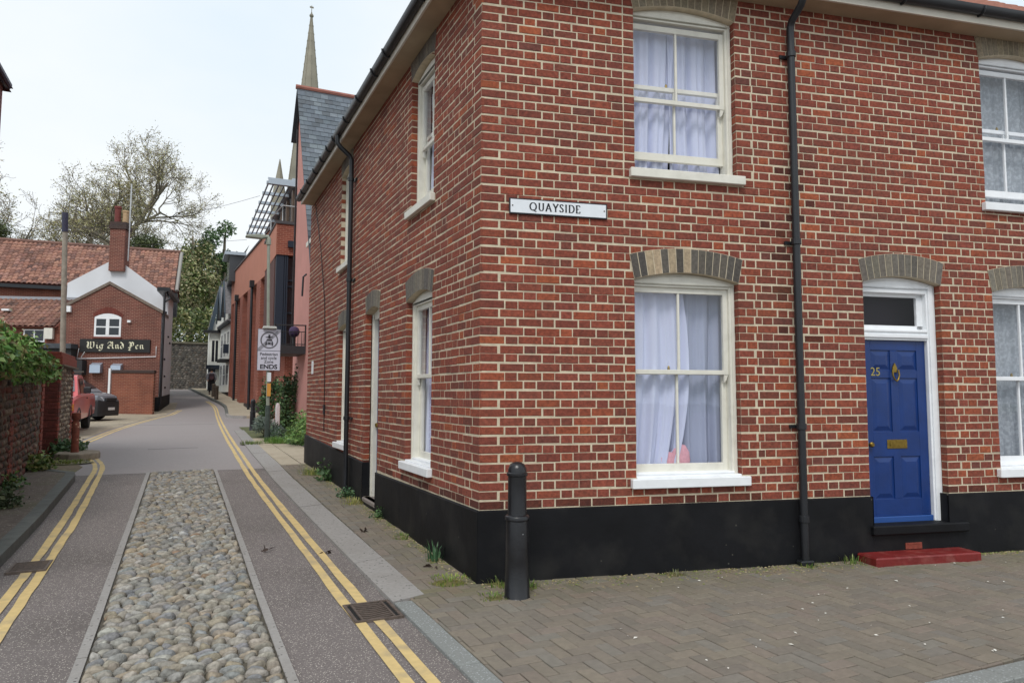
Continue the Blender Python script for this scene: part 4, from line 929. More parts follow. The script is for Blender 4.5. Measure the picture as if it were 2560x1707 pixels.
rubble(GW, 3.52, 12.9, gz, 2.08, rn, gw, sp=.105); quoins(GW, 13.2, 13.46, .24, 2.1, rn, gw, lft=False, dp=.37); quoins(GW, 9.9, 10.12, .2, 1.3, rn, gw, lft=False)
# gate pier of flint and brick beyond the gateway
PW = Fr((-4.70, 12.15, 0), (-.01, 1, 0), (1, .01, 0)); pr = thing('gate_pier', 'tall flint pier with brick corners and brick capping by the forecourt', 'wall', (-4.9, 13.3, g(13.3)))
m = MB(PW); m.box(0.02, 2.3, -.5, 0, -.05, 2.2); m.build('core', FLM, pr)
FC2 = [lin(140, 124, 106), lin(120, 106, 92), lin(96, 84, 74), lin(160, 146, 126), lin(104, 78, 64)]
rubble(PW, .3, 2.1, lambda s: g(12.2 + s), 2.16, rn, pr, sp=.1, cols=FC2); quoins(PW, 0, .2, .26, 2.2, rn, pr, lft=True, dp=.5); quoins(PW, 2.1, 2.32, .28, 2.2, rn, pr, lft=False, dp=.3)
k = MB(Fr((-5.21, 12.15, 0), (1, 0, 0), (0, -1, 0)))
for j in range(25):
    for (p, q) in ((0, .22), (.23, .5)) if j % 2 else ((0, .1), (.11, .33), (.34, .5)):
        mm_ = brick_mb(k.fr, p, q, .26 + j * .078, .325 + j * .078, vary(lin(104, 52, 44), .2, rn), rn, .05, .008); mm_.build('brick', QB, pr)
cap = part('brick_capping', mat('capping_brick', lin(126, 62, 48), .9, n_amt=.25, n_scale=18, bump=.4, b_scale=40), pr, (-.06, 2.38, -.56, .06, 2.2, 2.42), (-.03, 2.35, -.53, .03, 2.42, 2.5), fr=PW, bev=.01)
part('coping', mat('tile_coping', lin(112, 98, 84), .9, n_amt=.2, n_scale=12), pr, (-.1, 2.42, -.6, .1, 2.2 - .001, 2.23), fr=PW)
gt = thing('wooden_gate', 'dark plank gate in the gap between garden wall and pier', 'gate', (-4.98, 11.3, g(11)))
for i in range(9):
    yy = 10.5 + i * .185; m = MB(); m.box(-5.0, -4.965 + .004 * (i % 2), yy, yy + .178, g(yy) + .05, 2.05); m.build('plank', mat('dark_gate_wood', (.02, .018, .016), .8, n_amt=.3, n_scale=10), gt)
part('ledge', mat('dark_gate_wood'), gt, (-5.04, -5.001, 10.5, 12.1, .6, .72), (-5.04, -5.001, 10.5, 12.1, 1.6, 1.72))

# ---- tall brick building at the left margin
def brick_tex(name, d, c1, c2, mo, sc=1.0):
    m = bpy.data.materials.new(name); m.use_nodes = True; t = m.node_tree; b = t.nodes['Principled BSDF']; N = t.nodes.new; K = t.links.new
    b.inputs['Roughness'].default_value = .9
    gm = N('ShaderNodeNewGeometry'); dt = N('ShaderNodeVectorMath'); dt.operation = 'DOT_PRODUCT'; dt.inputs[1].default_value = (d[0], d[1], 0); K(gm.outputs['Position'], dt.inputs[0])
    sp = N('ShaderNodeSeparateXYZ'); K(gm.outputs['Position'], sp.inputs[0]); cb = N('ShaderNodeCombineXYZ'); K(dt.outputs['Value'], cb.inputs[0]); K(sp.outputs['Z'], cb.inputs[1])
    br = N('ShaderNodeTexBrick'); K(cb.outputs[0], br.inputs['Vector']); br.inputs['Color1'].default_value = (*c1, 1); br.inputs['Color2'].default_value = (*c2, 1); br.inputs['Mortar'].default_value = (*mo, 1)
    br.inputs['Scale'].default_value = 1.0; br.inputs['Brick Width'].default_value = .225 * sc; br.inputs['Row Height'].default_value = .077 * sc; br.inputs['Mortar Size'].default_value = .008 * sc; br.inputs['Mortar Smooth'].default_value = .2; br.inputs['Bias'].default_value = -.1
    n = N('ShaderNodeTexNoise'); n.inputs['Scale'].default_value = 1.3; n.inputs['Detail'].default_value = 6; K(gm.outputs['Position'], n.inputs['Vector']); mr = N('ShaderNodeMapRange'); mr.inputs[1].default_value = .3; mr.inputs[2].default_value = .7; mr.inputs[3].default_value = .78; mr.inputs[4].default_value = 1.15; K(n.outputs['Fac'], mr.inputs[0])
    v = N('ShaderNodeVectorMath'); v.operation = 'SCALE'; K(br.outputs['Color'], v.inputs[0]); K(mr.outputs[0], v.inputs['Scale']); K(v.outputs[0], b.inputs['Base Color'])
    bp = N('ShaderNodeBump'); bp.inputs['Strength'].default_value = .5; bp.inputs['Distance'].default_value = .01; bp.invert = True; K(br.outputs['Fac'], bp.inputs['Height']); K(bp.outputs['Normal'], b.inputs['Normal'])
    return m
lb = thing('tall_house', 'tall brick house rising above the garden wall at the lane side', 'house', (-6.5, 9, g(9)))
p1 = at_depth(2, 300, 13.0)
lbx, lby = p1.x, p1.y
m = MB(); m.box(lbx - 7, lbx, lby - 5, lby, 0, 7.35); m.build('wall', brick_tex('plum_brick', (0, 1), lin(116, 62, 58), lin(98, 54, 54), lin(150, 120, 118)), lb)
m = MB(); ez = 7.35; m.add([(lbx + .12, lby + .1, ez - .1), (lbx + .12, lby - 5.1, ez - .1), (lbx - 3.5, lby - 5.1, ez + 3.6), (lbx - 3.5, lby + .1, ez + 3.6), (lbx - 7.1, lby + .1, ez), (lbx - 7.1, lby - 5.1, ez)], [(0, 3, 2, 1), (3, 4, 5, 2), (0, 4, 3), (1, 2, 5)]); m.build('roof', mat('plum_tile', lin(96, 66, 66), .9, n_amt=.2, n_scale=6), lb)
m = MB(); m.box(lbx + .0, lbx + .13, lby - 5.1, lby + .1, 7.3, 7.42); m.build('gutter', mat('dark_blue_gutter', lin(46, 44, 66), .5), lb, bev=.03)
m = MB(); m.prism([(lbx - 3.6, ez + 3.65), (lbx - 3.4, ez + 3.6), (lbx + .14, ez - .02), (lbx + .02, ez - .02)][::-1], lby + .12, lby + .05); m.build('barge_board', mat('dark_blue_gutter'), lb)
# ------------------------------------------------------------------ buildings up the lane
TILEP = [lin(148, 106, 90), lin(138, 98, 83), lin(156, 115, 98), lin(129, 92, 80), lin(116, 86, 77), lin(150, 111, 97)]
def pantiles(A, e, up, wd, ln, parent, rn, cw=.25, ch=.31, limit=300, dark=1.0, clip=None):
    """A eave start, e unit along the eave, up unit up the slope"""
    nrm = e.cross(up).normalized(); pl = []; nr = int(ln / ch) + 1; nc = int(wd / cw)
    for r in range(nr):
        for c in range(nc):
            o = A + e * (c * cw) + up * (r * ch); hgt = .0
            if clip and clip(c * cw + cw / 2, r * ch): continue
            m = MB(); vs = []; col = tuple(v * dark for v in vary(rn.choice(TILEP), .14, rn))
            if rn.random() < .07: col = tuple(v * .6 for v in col)
            for t_, lift in ((-.03, .045), (ch + .02, .012)):
                for x, h in ((0, .012), (.18, -.012), (.36, .0), (.62, .055), (.85, .05), (1.08, .014)):
                    p = o + e * (x * cw) + up * t_ + nrm * (h + lift); vs.append(tuple(p))
            for x, h in ((0, .012), (.18, -.012), (.36, .0), (.62, .055), (.85, .05), (1.08, .014)):
                p = o + e * (x * cw) + up * -.03 + nrm * (h + .015); vs.append(tuple(p))
            m.add(vs, [(i, i + 1, i + 7, i + 6) for i in range(5)] + [(i + 12, i + 13, i + 1, i) for i in range(5)], col)
            pl.append((visible_weight(o, nrm) + 1e-9, m))
    pieces('pantile', 'pantiles', pl, TILE, parent, limit=limit, smooth=False)
def at_z(px, py, z): d = ray(px, py); return CAM + d * ((z - CAM.z) / d.z)
h_ = math.radians(107.2); PA = Vector((math.sin(h_), math.cos(h_), 0)); PN = Vector((PA.y, -PA.x, 0)); PN = -PN if PN.y > 0 else PN
PB = Fr((-3.39, 34.83, 0), PA, PN)
PBM = brick_tex('pub_brick', PA, lin(116, 66, 55), lin(98, 56, 49), lin(162, 128, 112)); PBL = brick_tex('pub_low_brick', PA, lin(130, 72, 55), lin(112, 62, 50), lin(154, 116, 98))
RENDER = mat('white_render', lin(218, 220, 224), .85, n_amt=.06, n_scale=1.2, stain=lin(170, 172, 176), stain_amt=.4, stain_scale=.6)
LEAD = mat('lead', lin(150, 152, 158), .6, n_amt=.1, n_scale=4)
CONCV = mat('verge_mortar', lin(118, 106, 96), .9, n_amt=.2, n_scale=8)
pub = thing('pub', 'old pub with brick gable, white rendered end and pantile roofs', 'building', (-6, 36, g(36)))
sx = Vector((.43, 4.72, 0)).normalized(); PQ = Fr((-3.39, 34.83, 0), PA, -sx)
m = MB(PQ); m.prism([(-4.75, .2), (0, .2), (0, 5.83), (-.12, 5.84), (-2.57, 7.2), (-4.75, 5.95)], 0, -2.6); m.build('wall', PBM, pub)
m = MB(PQ)
for (a, za), (b, zb_) in (((-4.85, 5.88), (-2.57, 7.22)), ((-2.57, 7.22), (.06, 5.75))):
    m.prism([(a, za), (b, zb_), (b, zb_ + .16), (a, za + .16)], .06, -2.5)
m.build('gable_coping', CONCV, pub)
# rendered block behind
m = MB(PQ); m.prism([(-5.2, .2), (-.01, .2), (-.01, 7.0), (-.45, 7.3), (-2.79, 9.04), (-5.2, 7.6)], -2.5, -4.6); m.build('wall', RENDER, pub)
PS = Fr((-3.39, 34.83, 0), sx, (-(-sx.y), -sx.x, 0))
m = MB(PS); m.prism([(0.14, 1.45), (4.7, 1.6), (4.7, 7.05), (2.4, 6.98), (2.4, 5.9), (0.14, 5.75)], .03, -.06); m.build('wall', RENDER, pub)
m = MB(PS); m.prism([(0.0, .3), (4.72, .3), (4.72, 1.6), (0.0, 1.45)], .04, -.3); m.build('plinth', PLINTH, pub)
for s_, z_ in ((1.2, 5.9), (2.6, 4.7), (3.4, 4.4), (1.3, 3.4), (1.6, 2.5), (2.0, 1.9)): part('wall_tie', GUTTER, pub, (s_, s_ + .14, .012, .10, z_, z_ + .1), fr=PS)
m = MB(PS); m.tube([(.25, .08, 6.9), (.22, .08, 6.3), (.1, .1, 5.9), (.08, .09, 1.0)], .06, 8); m.tube([(.9, .1, 7.0), (.5, .3, 6.6), (.15, .12, 6.4)], .05, 6); m.build('downpipe', GUTTER, pub, smooth='auto')
part('eaves_board', GUTTER, pub, (.3, 5.2, -.3, .3, 6.98, 7.18), fr=PS)
# chimney on the rendered gable
m = MB(PB); m.box(-3.58, -2.8, -2.9, -2.2, 8.3, 10.62); m.build('chimney', PBM, pub)
ch_ = [o for o in pub.children if o.name.startswith('chimney')][0]
m = MB(PB); m.box(-3.64, -2.74, -2.96, -2.14, 10.62, 10.84); m.box(-3.6, -2.78, -2.92, -2.18, 10.84, 11.02); m.build('chimney_cap', mat('sooty_brick', lin(70, 56, 52), .9, n_amt=.2, n_scale=10), ch_)
for s_, r_, h2, c_ in ((-3.36, .16, .95, lin(112, 56, 52)), (-2.95, .15, .72, lin(178, 150, 116))):
    m = MB(PB); m.lathe([(r_, 0), (r_ * 1.0, h2 * .85), (r_ * 1.2, h2 * .88), (r_ * 1.15, h2)], (s_, -2.55, 11.0), 12); m.build('chimney_pot', mat('pot' + str(int(r_ * 100)), c_, .85, n_amt=.15, n_scale=8), ch_, smooth='auto')
m = MB(PB); m.tube([(-2.68, -2.4, 8.9), (-2.66, -2.4, 13.2)], .035, 6); [m.tube([(-2.9 + .0, -2.4, z_), (-2.42, -2.4, z_)], .012, 4) for z_ in (12.9, 12.6, 12.3, 12.0)]; m.build('aerial', mat('alloy', lin(190, 190, 190), .4, metal=.6), pub)
# main range with its long pantiled slope
RA, RB_ = at_z(-190, 591, 11.0), at_z(443, 628, 11.0); EA, EB = at_z(-190, 694, 8.0), at_z(439, 727, 8.0)
e_ = (EB - EA).normalized(); wdt = (EB - EA).length; midr = (RA + RB_) / 2; mide = (EA + EB) / 2
upv = (midr - mide); upv = upv - e_ * upv.dot(e_); sl_len = upv.length; upv.normalize()
m = MB(); q0 = EA - Vector((0, 0, .06)); q1 = EB - Vector((0, 0, .06)); up3 = upv * sl_len
m.add([tuple(q0), tuple(q1), tuple(q1 + up3), tuple(q0 + up3), tuple(q1 + up3 + Vector((0, 3, -3))), tuple(q0 + up3 + Vector((0, 3, -3)))], [(0, 1, 2, 3), (3, 2, 4, 5)]); roof = m.build('roof', mat('roof_felt', lin(104, 60, 50), .9), pub)
pantiles(EA, e_, upv, wdt, sl_len - .2, roof, random.Random(31))
m = MB(); m.tube([tuple(q0 + up3 + Vector((0, 0, .1))), tuple(q1 + up3 + Vector((0, 0, .1)))], .13, 8); m.build('ridge', mat('ridge_tile', lin(118, 88, 78), .9, n_amt=.2, n_scale=5), roof)
m = MB(); m.tube([tuple(q1 + e_ * .06 + Vector((0, 0, .05))), tuple(q1 + e_ * .06 + up3 + Vector((0, 0, .05)))], .11, 6); m.build('verge_board', mat('weathered_grey', lin(150, 146, 140), .8), roof)
MF = Fr(EA, e_, Vector((e_.y, -e_.x, 0)) if e_.x > 0 else Vector((-e_.y, e_.x, 0)))
m = MB(MF); m.box(.0, wdt - 1.75, -6.0, -.25, -7.9, -.12); m.build('wall', PBL, pub)
m = MB(MF); m.box(-.2, wdt * .71, -.1, .12, -.3, -.1); m.build('gutter', GUTTER, pub); m = MB(MF); m.box(wdt - 1.2, wdt + .1, -.6, .1, -1.6, -.15); m.build('painted_eaves_shadow', GUTTER, pub)  # last box is no real board: black block standing in for eaves shadow
# low range at the left with lean-to roof
LWF = Fr(PB((-11.5, .6, 0)), PA, PN)
m = MB(LWF); m.box(0, 6.7, -3.6, -.55, .2, 5.0); m.build('wall', PBL, pub)
e2, up2 = PA, (-PN * 2.6 + Vector((0, 0, 1.75))).normalized(); L0 = LWF((0, -.35, 4.98))
m = MB(); k0 = LWF((0, -.3, 4.93)); k1 = LWF((6.6, -.3, 4.93)); u2 = up2 * 3.1
m.add([tuple(k0), tuple(k1), tuple(k1 + u2), tuple(k0 + u2)], [(0, 1, 2, 3)]); roof2 = m.build('lean_to_roof', mat('roof_felt'), pub)
pantiles(L0, e2, up2, 6.55, 3.0, roof2, random.Random(33), limit=0, dark=.86)
part('flashing', LEAD, roof2, (0, 6.6, -3.05, -2.7, 6.62, 6.78), fr=LWF); part('skylight', WHITE, roof2, (3.5, 3.85, -1.6, -1.3, 5.85, 5.95), fr=LWF)
m = MB(LWF); m.tube([(3.05, -.3, 4.3), (3.1, -.3, 4.8), (3.2, -.3, 5.6)], .09, 8); m.build('flue', LEAD, pub, smooth='auto')
PW_ = Fr(PB((-6.5, .08, 4.2)), PA, PN)
def simple_window(fr, w, h, parent, nx, nz_, fm, gm_, depth=.06, bar=.06, name='window'):
    m = MB(fr); m.box(0, w, -depth, 0, 0, bar); m.box(0, w, -depth, 0, h - bar, h); m.box(0, bar, -depth, 0, bar, h - bar); m.box(w - bar, w, -depth, 0, bar, h - bar)
    for i in range(1, nx): x = w * i / nx; m.box(x - bar * .5, x + bar * .5, -depth, -.001, bar, h - bar)
    for j in range(1, nz_): z = h * j / nz_; m.box(bar, w - bar, -depth, -.002, z - bar * .35, z + bar * .35)
    o = m.build(name, fm, parent); k = MB(fr); k.add([(bar, -.006, bar), (w - bar, -.006, bar), (w - bar, -.006, h - bar), (bar, -.006, h - bar)], [(0, 3, 2, 1)] if fr.flip else [(0, 1, 2, 3)]); 
    k.f = [tuple(reversed(f)) for f in k.f] if not fr.flip else k.f; k.build('pane', gm_, o); return o
DKGL = mat('dark_window_glass', (.02, .024, .03), .08, spec=.6)
simple_window(PW_, 1.0, .64, pub, 2, 1, WHITE, DKGL)
part('outbuilding_wall', PBL, pub, (-7.2, -4.6, -.6, .1, .2, 4.12), fr=PB); part('flat_roof', mat('roof_bitumen', lin(70, 74, 80), .8, n_amt=.2, n_scale=5), pub, (-7.4, -3.95, -.6, .75, 3.86, 4.1), fr=PB)
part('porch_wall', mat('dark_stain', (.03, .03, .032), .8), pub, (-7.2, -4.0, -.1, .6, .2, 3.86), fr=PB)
part('meter_box', CREAM, pub, (-5.45, -5.05, .1, .3, 4.35, 4.9), fr=PB)
# gable window with segmental head
WF = Fr(PB((-3.22, .02, 4.52)), PA, PN); gwn = simple_window(WF, 1.28, 1.0, pub, 2, 2, WHITE, DKGL, bar=.09)
m = MB(WF); m.prism([(0, 1.0), (1.28, 1.0)] + [(1.28 - 1.28 * i / 10, 1.0 + .19 * (1 - (2 * i / 10 - 1) ** 2) + .001) for i in range(11)], .0, -.06); m.build('window_head', WHITE, gwn); part('mullion', WHITE, gwn, (.56, .72, -.05, .012, .08, .95), fr=WF)
part('sill', mat('clay_sill', lin(120, 70, 60), .9), gwn, (-.05, 1.33, -.05, .07, -.09, -.005), fr=WF)
m = MB(WF); rn = random.Random(6)
for i in range(21):
    t0 = (i + .1) / 21 * 2 - 1; t1 = (i + .9) / 21 * 2 - 1; q = []
    for t_, k_ in ((t0, 0), (t1, 0), (t1, 1), (t0, 1)): x = .64 + t_ * .68 * (1 + .08 * k_); q.append((x, 1.0 + .21 * (1 - t_ * t_) + .0 + k_ * .3 - .16 * k_ * t_ * t_))
    kk = MB(WF); kk.add([(x, .012, z) for x, z in q] + [(x, -.05, z) for x, z in q], [(0, 3, 2, 1), (0, 1, 5, 4), (1, 2, 6, 5), (2, 3, 7, 6), (3, 0, 4, 7)], vary(lin(118, 62, 52), .15, rn)); kk.build('arch_brick', ARCH, gwn)
part('security_light', WHITE, pub, (-1.62, -1.46, 0, .12, 5.26, 5.38), fr=PB); part('junction_box', WHITE, pub, (-4.62, -4.33, .0, .15, 5.75, 6.05), fr=PB)
m = MB(PB); m.tube([(-.18, .05, 4.05), (-.18, .05, 3.52), (-3.95, .05, 3.38), (-3.88, .05, 3.9)], .022, 5); m.tube([(-3.75, .06, 3.45), (-3.5, .3, 3.7)], .02, 5); m.build('conduit', WHITE, pub)
for a, b, c_, d_ in ((-3.23, -2.73, 2.68, 3.18), (-2.24, -1.77, 2.78, 3.15)):
    m = MB(PB); m.add([(a, 0, c_), (b, 0, c_), (b, .32, c_ - .02), (a, .32, c_ - .02), (a, 0, d_), (b, 0, d_), (b, .3, d_ - .12), (a, .3, d_ - .12)], [(0, 1, 2, 3), (4, 7, 6, 5), (0, 4, 5, 1), (1, 5, 6, 2), (2, 6, 7, 3), (3, 7, 4, 0)][::1]); m.build('vent_cowl', mat('galvanised', lin(180, 192, 208), .35, metal=.5), pub)
m = MB(PB); m.box(-4.1, -3.5, 0, .5, 2.55, 3.3); m.build('dark_vent_box', mat('dark_stain'), pub)
# pub name board in black letter
sg = thing('pub_sign', 'black board lettered Wig And Pen in gold blackletter on brick gable', 'sign', tuple(PB((-2.15, .06, 3.72))))
part('board', mat('sign_board_black', (.012, .011, .011), .5), sg, (-3.84, -.47, .01, .09, 3.715, 4.385), fr=PB, bev=.01)
NIB = {   # x-height .55, cap 1.0; polylines for a broad pen at 42 degrees
 'W': (1.18, [[(.06, .86), (.22, .98), (.3, .86), (.2, .5), (.22, .2), (.36, .06), (.52, .18)], [(.5, .92), (.6, .98), (.62, .5), (.56, .2)], [(.22, .2), (.36, .04), (.6, .2)], [(.6, .2), (.74, .04), (.98, .22)], [(.86, .95), (.98, .9), (1.0, .5), (.96, .2)], [(.36, .84), (.34, .3)]]),
 'i': (.36, [[(.06, .5), (.16, .56), (.17, .12), (.3, .04)], [(.12, .78), (.2, .84)]]),
 'g': (.56, [[(.12, .46), (.26, .58), (.42, .5), (.42, .0), (.3, -.22), (.1, -.26)], [(.12, .46), (.12, .14), (.26, .04), (.42, .12)], [(.36, .58), (.54, .54)], [(.04, -.16), (.14, -.27)]]),
 'A': (.92, [[(.1, .7), (.2, .92), (.42, .98), (.56, .84), (.5, .62), (.26, .5), (.14, .3), (.2, .1), (.38, .08)], [(.62, .98), (.7, .9), (.7, .14), (.84, .04)], [(.3, .46), (.7, .46)], [(.04, .06), (.3, .2)]]),
 'n': (.58, [[(.05, .5), (.15, .57), (.16, .12), (.24, .04)], [(.16, .44), (.32, .58), (.42, .5), (.42, .12), (.54, .04)]]),
 'd': (.6, [[(.1, .94), (.3, .8), (.46, .56), (.46, .16), (.3, .02), (.14, .12), (.12, .4), (.26, .54), (.44, .46)]]),
 'P': (.86, [[(.04, .8), (.2, .98), (.32, .88), (.3, .3), (.24, -.16)], [(.3, .86), (.5, .98), (.7, .84), (.7, .5), (.5, .36), (.3, .44)], [(.06, .2), (.4, .14)], [(.46, .9), (.46, .42)], [(.1, -.12), (.36, -.2)]]),
 'e': (.48, [[(.12, .46), (.26, .58), (.38, .46), (.14, .28)], [(.12, .46), (.12, .14), (.26, .02), (.42, .14)]]),
 ' ': (.34, [])}
m = MB(PB); Hh = .36; tot = sum(NIB[c][0] + .03 for c in 'Wig And Pen') * Hh; x = -2.155 - tot / 2 * 1.09; z = 3.90
for ch in 'Wig And Pen':
    adv, st = NIB[ch]
    for s_ in st: sweep(m, [(x + a * Hh * 1.09, z + b * Hh) for a, b in s_], .15 * Hh, 0, .091, .095, nib=math.radians(42))
    x += (adv + .03) * Hh * 1.09
m.build('lettering', mat('pale_gold', lin(236, 232, 202), .5), sg)
# low wall and white post in front of the gable
lw = thing('yard_wall', 'low red brick yard wall in front of the pub gable', 'wall', tuple(PB((-.7, 1.5, .55))))
YB = Fr(PB((-1.66, 1.5, 0)), PA, PN)
m = MB(YB); m.box(0, 1.92, -.24, 0, .3, 2.62); m.build('wall', brick_tex('yard_brick', PA, lin(138, 80, 60), lin(122, 68, 54), lin(150, 114, 96)), lw)
part('coping', mat('sooty_brick'), lw, (-.03, 1.95, -.28, .04, 2.62, 2.78), fr=YB, bev=.02)
tag(part('white_post', WHITE, None, (-.16, -.06, -.06, .06, .55, 2.85), fr=YB, bev=.01), 'slim white post at the end of the low yard wall', 'post')
tag(part('orange_board', mat('orange_plastic', lin(226, 86, 44), .45), None, (-3.9, -3.2, .6, .7, 2.0, 2.16), fr=PB, bev=.03), 'orange plastic bar behind the parked van by the pub', 'bar')
# utility pole
t = thing('utility_pole', 'leaning grey timber pole with dark cap beside the pub yard', 'pole', (-6.5, 26.2, g(26)))
m = MB(); m.tube([(-6.45, 26.3, .3), (-6.62, 26.0, 8.05)], [.105, .088], 12); m.build('shaft', mat('grey_timber', lin(146, 138, 126), .9, n_amt=.2, n_scale=5, bump=.4, b_scale=20), t, smooth='auto')
m = MB(); m.tube([(-6.62, 26.0, 7.85), (-6.64, 25.97, 8.6)], .11, 10); m.build('cap', mat('dark_blue_gutter'), t, smooth='auto')

# ---- pink rendered house with slate roof
PINKR = mat('pink_render', lin(196, 138, 128), .85, n_amt=.05, n_scale=2, stain=lin(176, 124, 112), stain_amt=.4, stain_scale=1.1)
SLATE = mat('slate', attr=True, rough=.55, n_amt=.15, n_scale=12, bump=.2, b_scale=40)
ph = thing('pink_house', 'tall pink rendered house with steep grey slate roof', 'house', (1.5, 17, g(17)))
YX = Fr((1.1, 0, 0), (0, 1, 0), (-1, 0, 0))
m = MB(YX); m.prism([(14.6, 0), (19.34, 0), (19.34, 11.0), (18.84, 12.1), (14.6, 4.3)][::1], 0, -7); m.build('wall', PINKR, ph)
sv = Vector((0, 18.84 - 14.6, 12.1 - 4.3)).normalized(); rn = random.Random(41); pl = []
m = MB(); A = Vector((.93, 14.45, 4.1)); Ln = 9.15
m.add([tuple(A), (8, 14.45, 4.1), tuple(Vector((8, 14.45, 4.1)) + sv * Ln), tuple(A + sv * Ln), (8, 20.0, 10.6), (.93, 20.0, 10.6)], [(0, 1, 2, 3), (3, 2, 4, 5)]); rf = m.build('roof', mat('under_slate', lin(70, 74, 80), .8), ph)
nr_ = Vector((1, 0, 0)).cross(sv)
for r in range(int(Ln / .21)):
    x = .93 - (.12 if r % 2 else 0)
    while x < 4.6:
        wd = .26; p = Vector((x, 14.45, 4.1)) + sv * (r * .21); x0, x1 = max(x, .93) + .004, x + wd - .004
        if r > 11 and x1 - x0 > .05:
            m = MB(); q = [];
            for t_, li in ((-.02, .022), (.23, .006)):
                for xx in (x0, x1): v = Vector((xx, 14.45, 4.1)) + sv * (r * .21 + t_) + nr_ * li; q.append(tuple(v))
            for xx in (x0, x1): v = Vector((xx, 14.45, 4.1)) + sv * (r * .21 - .02) + nr_ * .006; q.append(tuple(v))
            m.add(q, [(0, 1, 3, 2), (4, 5, 1, 0)], vary(rn.choice([lin(98, 106, 114), lin(88, 96, 104), lin(108, 116, 122), lin(80, 86, 92)]), .1, rn)); pl.append((visible_weight(p, nr_), m))
        x += wd
pieces('slate', 'slates', pl, SLATE, rf)
m = MB(); m.tube([(.9, 18.86, 12.2), (8, 18.86, 12.2)], .09, 8); m.build('ridge_tile', mat('ridge_clay', lin(158, 104, 92), .9, n_amt=.15, n_scale=4), rf)
m = MB(YX)
for (a, za), (b, zb_) in (((14.6, 4.05), (18.88, 12.0)), ((18.84, 12.05), (19.55, 10.6)), ((19.36, 10.9), (19.46, 3.0))): m.prism([(a, za), (b, zb_), (b + .02, zb_ + .16), (a - .06, za + .16)] if a < 18 else [(a, za), (a + .05, za + .0), (b + .06, zb_), (b, zb_)], .06, .0)
m.build('barge_board', GUTTER, ph)
WX = Fr((1.09, 15.1, 6.2), (0, 1, 0), (-1, 0, 0)); simple_window(WX, .9, 1.3, ph, 1, 2, CREAM, DKGL); part('sill', CREAM, ph, (14.95, 16.15, 0, .14, 6.05, 6.19), fr=YX)
m = MB(); m.tube([(1.05, 16.5, 5.3), (.95, 16.45, 5.2), (.93, 16.45, 4.6)], .03, 6); m.build('wall_lamp', GUTTER, ph)
# its balcony
bal = [MB() for _ in range(2)]
part('balcony_slab', mat('balcony_steel', (.035, .036, .04), .5), ph, (.16, 1.12, 16.6, 18.4, 2.84, 3.08))
bs = [o for o in ph.children if o.name.startswith('balcony_slab')][0]
RAIL = mat('rail_black', (.02, .02, .022), .45)
m = MB(); m.tube([(1.1, 16.62, 3.72), (.19, 16.62, 3.7), (.19, 18.4, 3.7)], .022, 6); m.tube([(1.1, 16.62, 3.52), (.19, 16.62, 3.5), (.19, 18.4, 3.5)], .014, 5); m.tube([(1.1, 16.62, 3.13), (.19, 16.62, 3.13), (.19, 18.4, 3.13)], .014, 5); m.build('handrail', RAIL, bs)
for i in range(9): m = MB(); x = .2 + i * .11; m.tube([(x, 16.62, 3.08), (x, 16.62, 3.52)], .008, 4); m.build('baluster', RAIL, bs)
for i in range(8): m = MB(); y = 16.85 + i * .2; m.tube([(.19, y, 3.08), (.19, y, 3.52)], .008, 4); m.build('baluster', RAIL, bs)
for x in (.19, 1.08): m = MB(); m.tube([(x, 16.62, 3.0), (x, 16.62, 3.74)], .02, 6); m.build('rail_post', RAIL, bs)
m = MB(); m.lathe([(.06, 0), (.14, .06), (.17, .17), (.13, .28), (.05, .33)], (.8, 17.0, 3.38), 14); tag(m.build('purple_ball', mat('purple', lin(66, 50, 84), .8, n_amt=.3, n_scale=40, bump=.5, b_scale=60), None, smooth=True), 'purple round ball ornament standing on the balcony', 'ornament')
m = MB(); m.tube([(.8, 17.0, 3.05), (.8, 17.0, 3.42)], .05, 8); m.build('stand', RAIL, bs)

# ---- modern red brick block
ME = Fr((1.412, 28.0, 0), Vector((-.056, 1, 0)).normalized(), Vector((-1, -.056, 0)).normalized())
MBR = brick_tex('modern_brick', (0, 1), lin(142, 78, 62), lin(128, 70, 57), lin(162, 116, 100)); MBR2 = brick_tex('modern_brick_end', (1, 0), lin(146, 78, 60), lin(132, 68, 54), lin(174, 124, 104))
TERRA = mat('terracotta_render', lin(180, 120, 100), .85, n_amt=.05, n_scale=1.5); NAVY = mat('navy_frame', lin(34, 44, 58), .45)
mo = thing('modern_block', 'modern red brick block with tall piers, roof louvres and dark glazing', 'building', (2, 34, g(34)))
LN = 16.6
part('wall', TERRA, mo, (1.8, LN, -4, 0, 7.5, 9.55), fr=ME)
part('recess_wall', mat('dark_glazing', (.018, .021, .027), .12, spec=.6), mo, (1.8, LN, -4, -.55, .4, 7.5), fr=ME)
pier = [(1.8, 2.6), (4.3, 5.6), (7.6, 8.9), (10.9, 12.1), (14.2, 15.2), (16.0, 16.6)]
for a, b in pier:
    part('pier', MBR, mo, (a, b, -.56, -.001, 1.1, 7.5), fr=ME); part('pier_plinth', mat('dark_brick', lin(66, 58, 56), .9), mo, (a - .03, b + .03, -.56, .03, .4, 1.1), fr=ME)
for (a, b), (c_, d_) in zip(pier, pier[1:]):
    n = 2
    for i in range(1, 3): x = b + (c_ - b) * i / 3; part('window_frame', NAVY, mo, (x - .05, x + .05, -.54, -.46, .9, 7.5), fr=ME)
    for z in (3.2, 3.6, 6.2): part('window_frame', NAVY, mo, (b, c_, -.54, -.45, z, z + .12), fr=ME)
for s_, zt_ in ((6.55, 7.4), (12.9, 7.4)):
    m = MB(ME); m.tube([(s_, .1, .6), (s_, .1, zt_)], .07, 8); m.box(s_ - .16, s_ + .16, .0, .22, zt_ - .02, zt_ + .35); m.build('downpipe', GUTTER, mo)
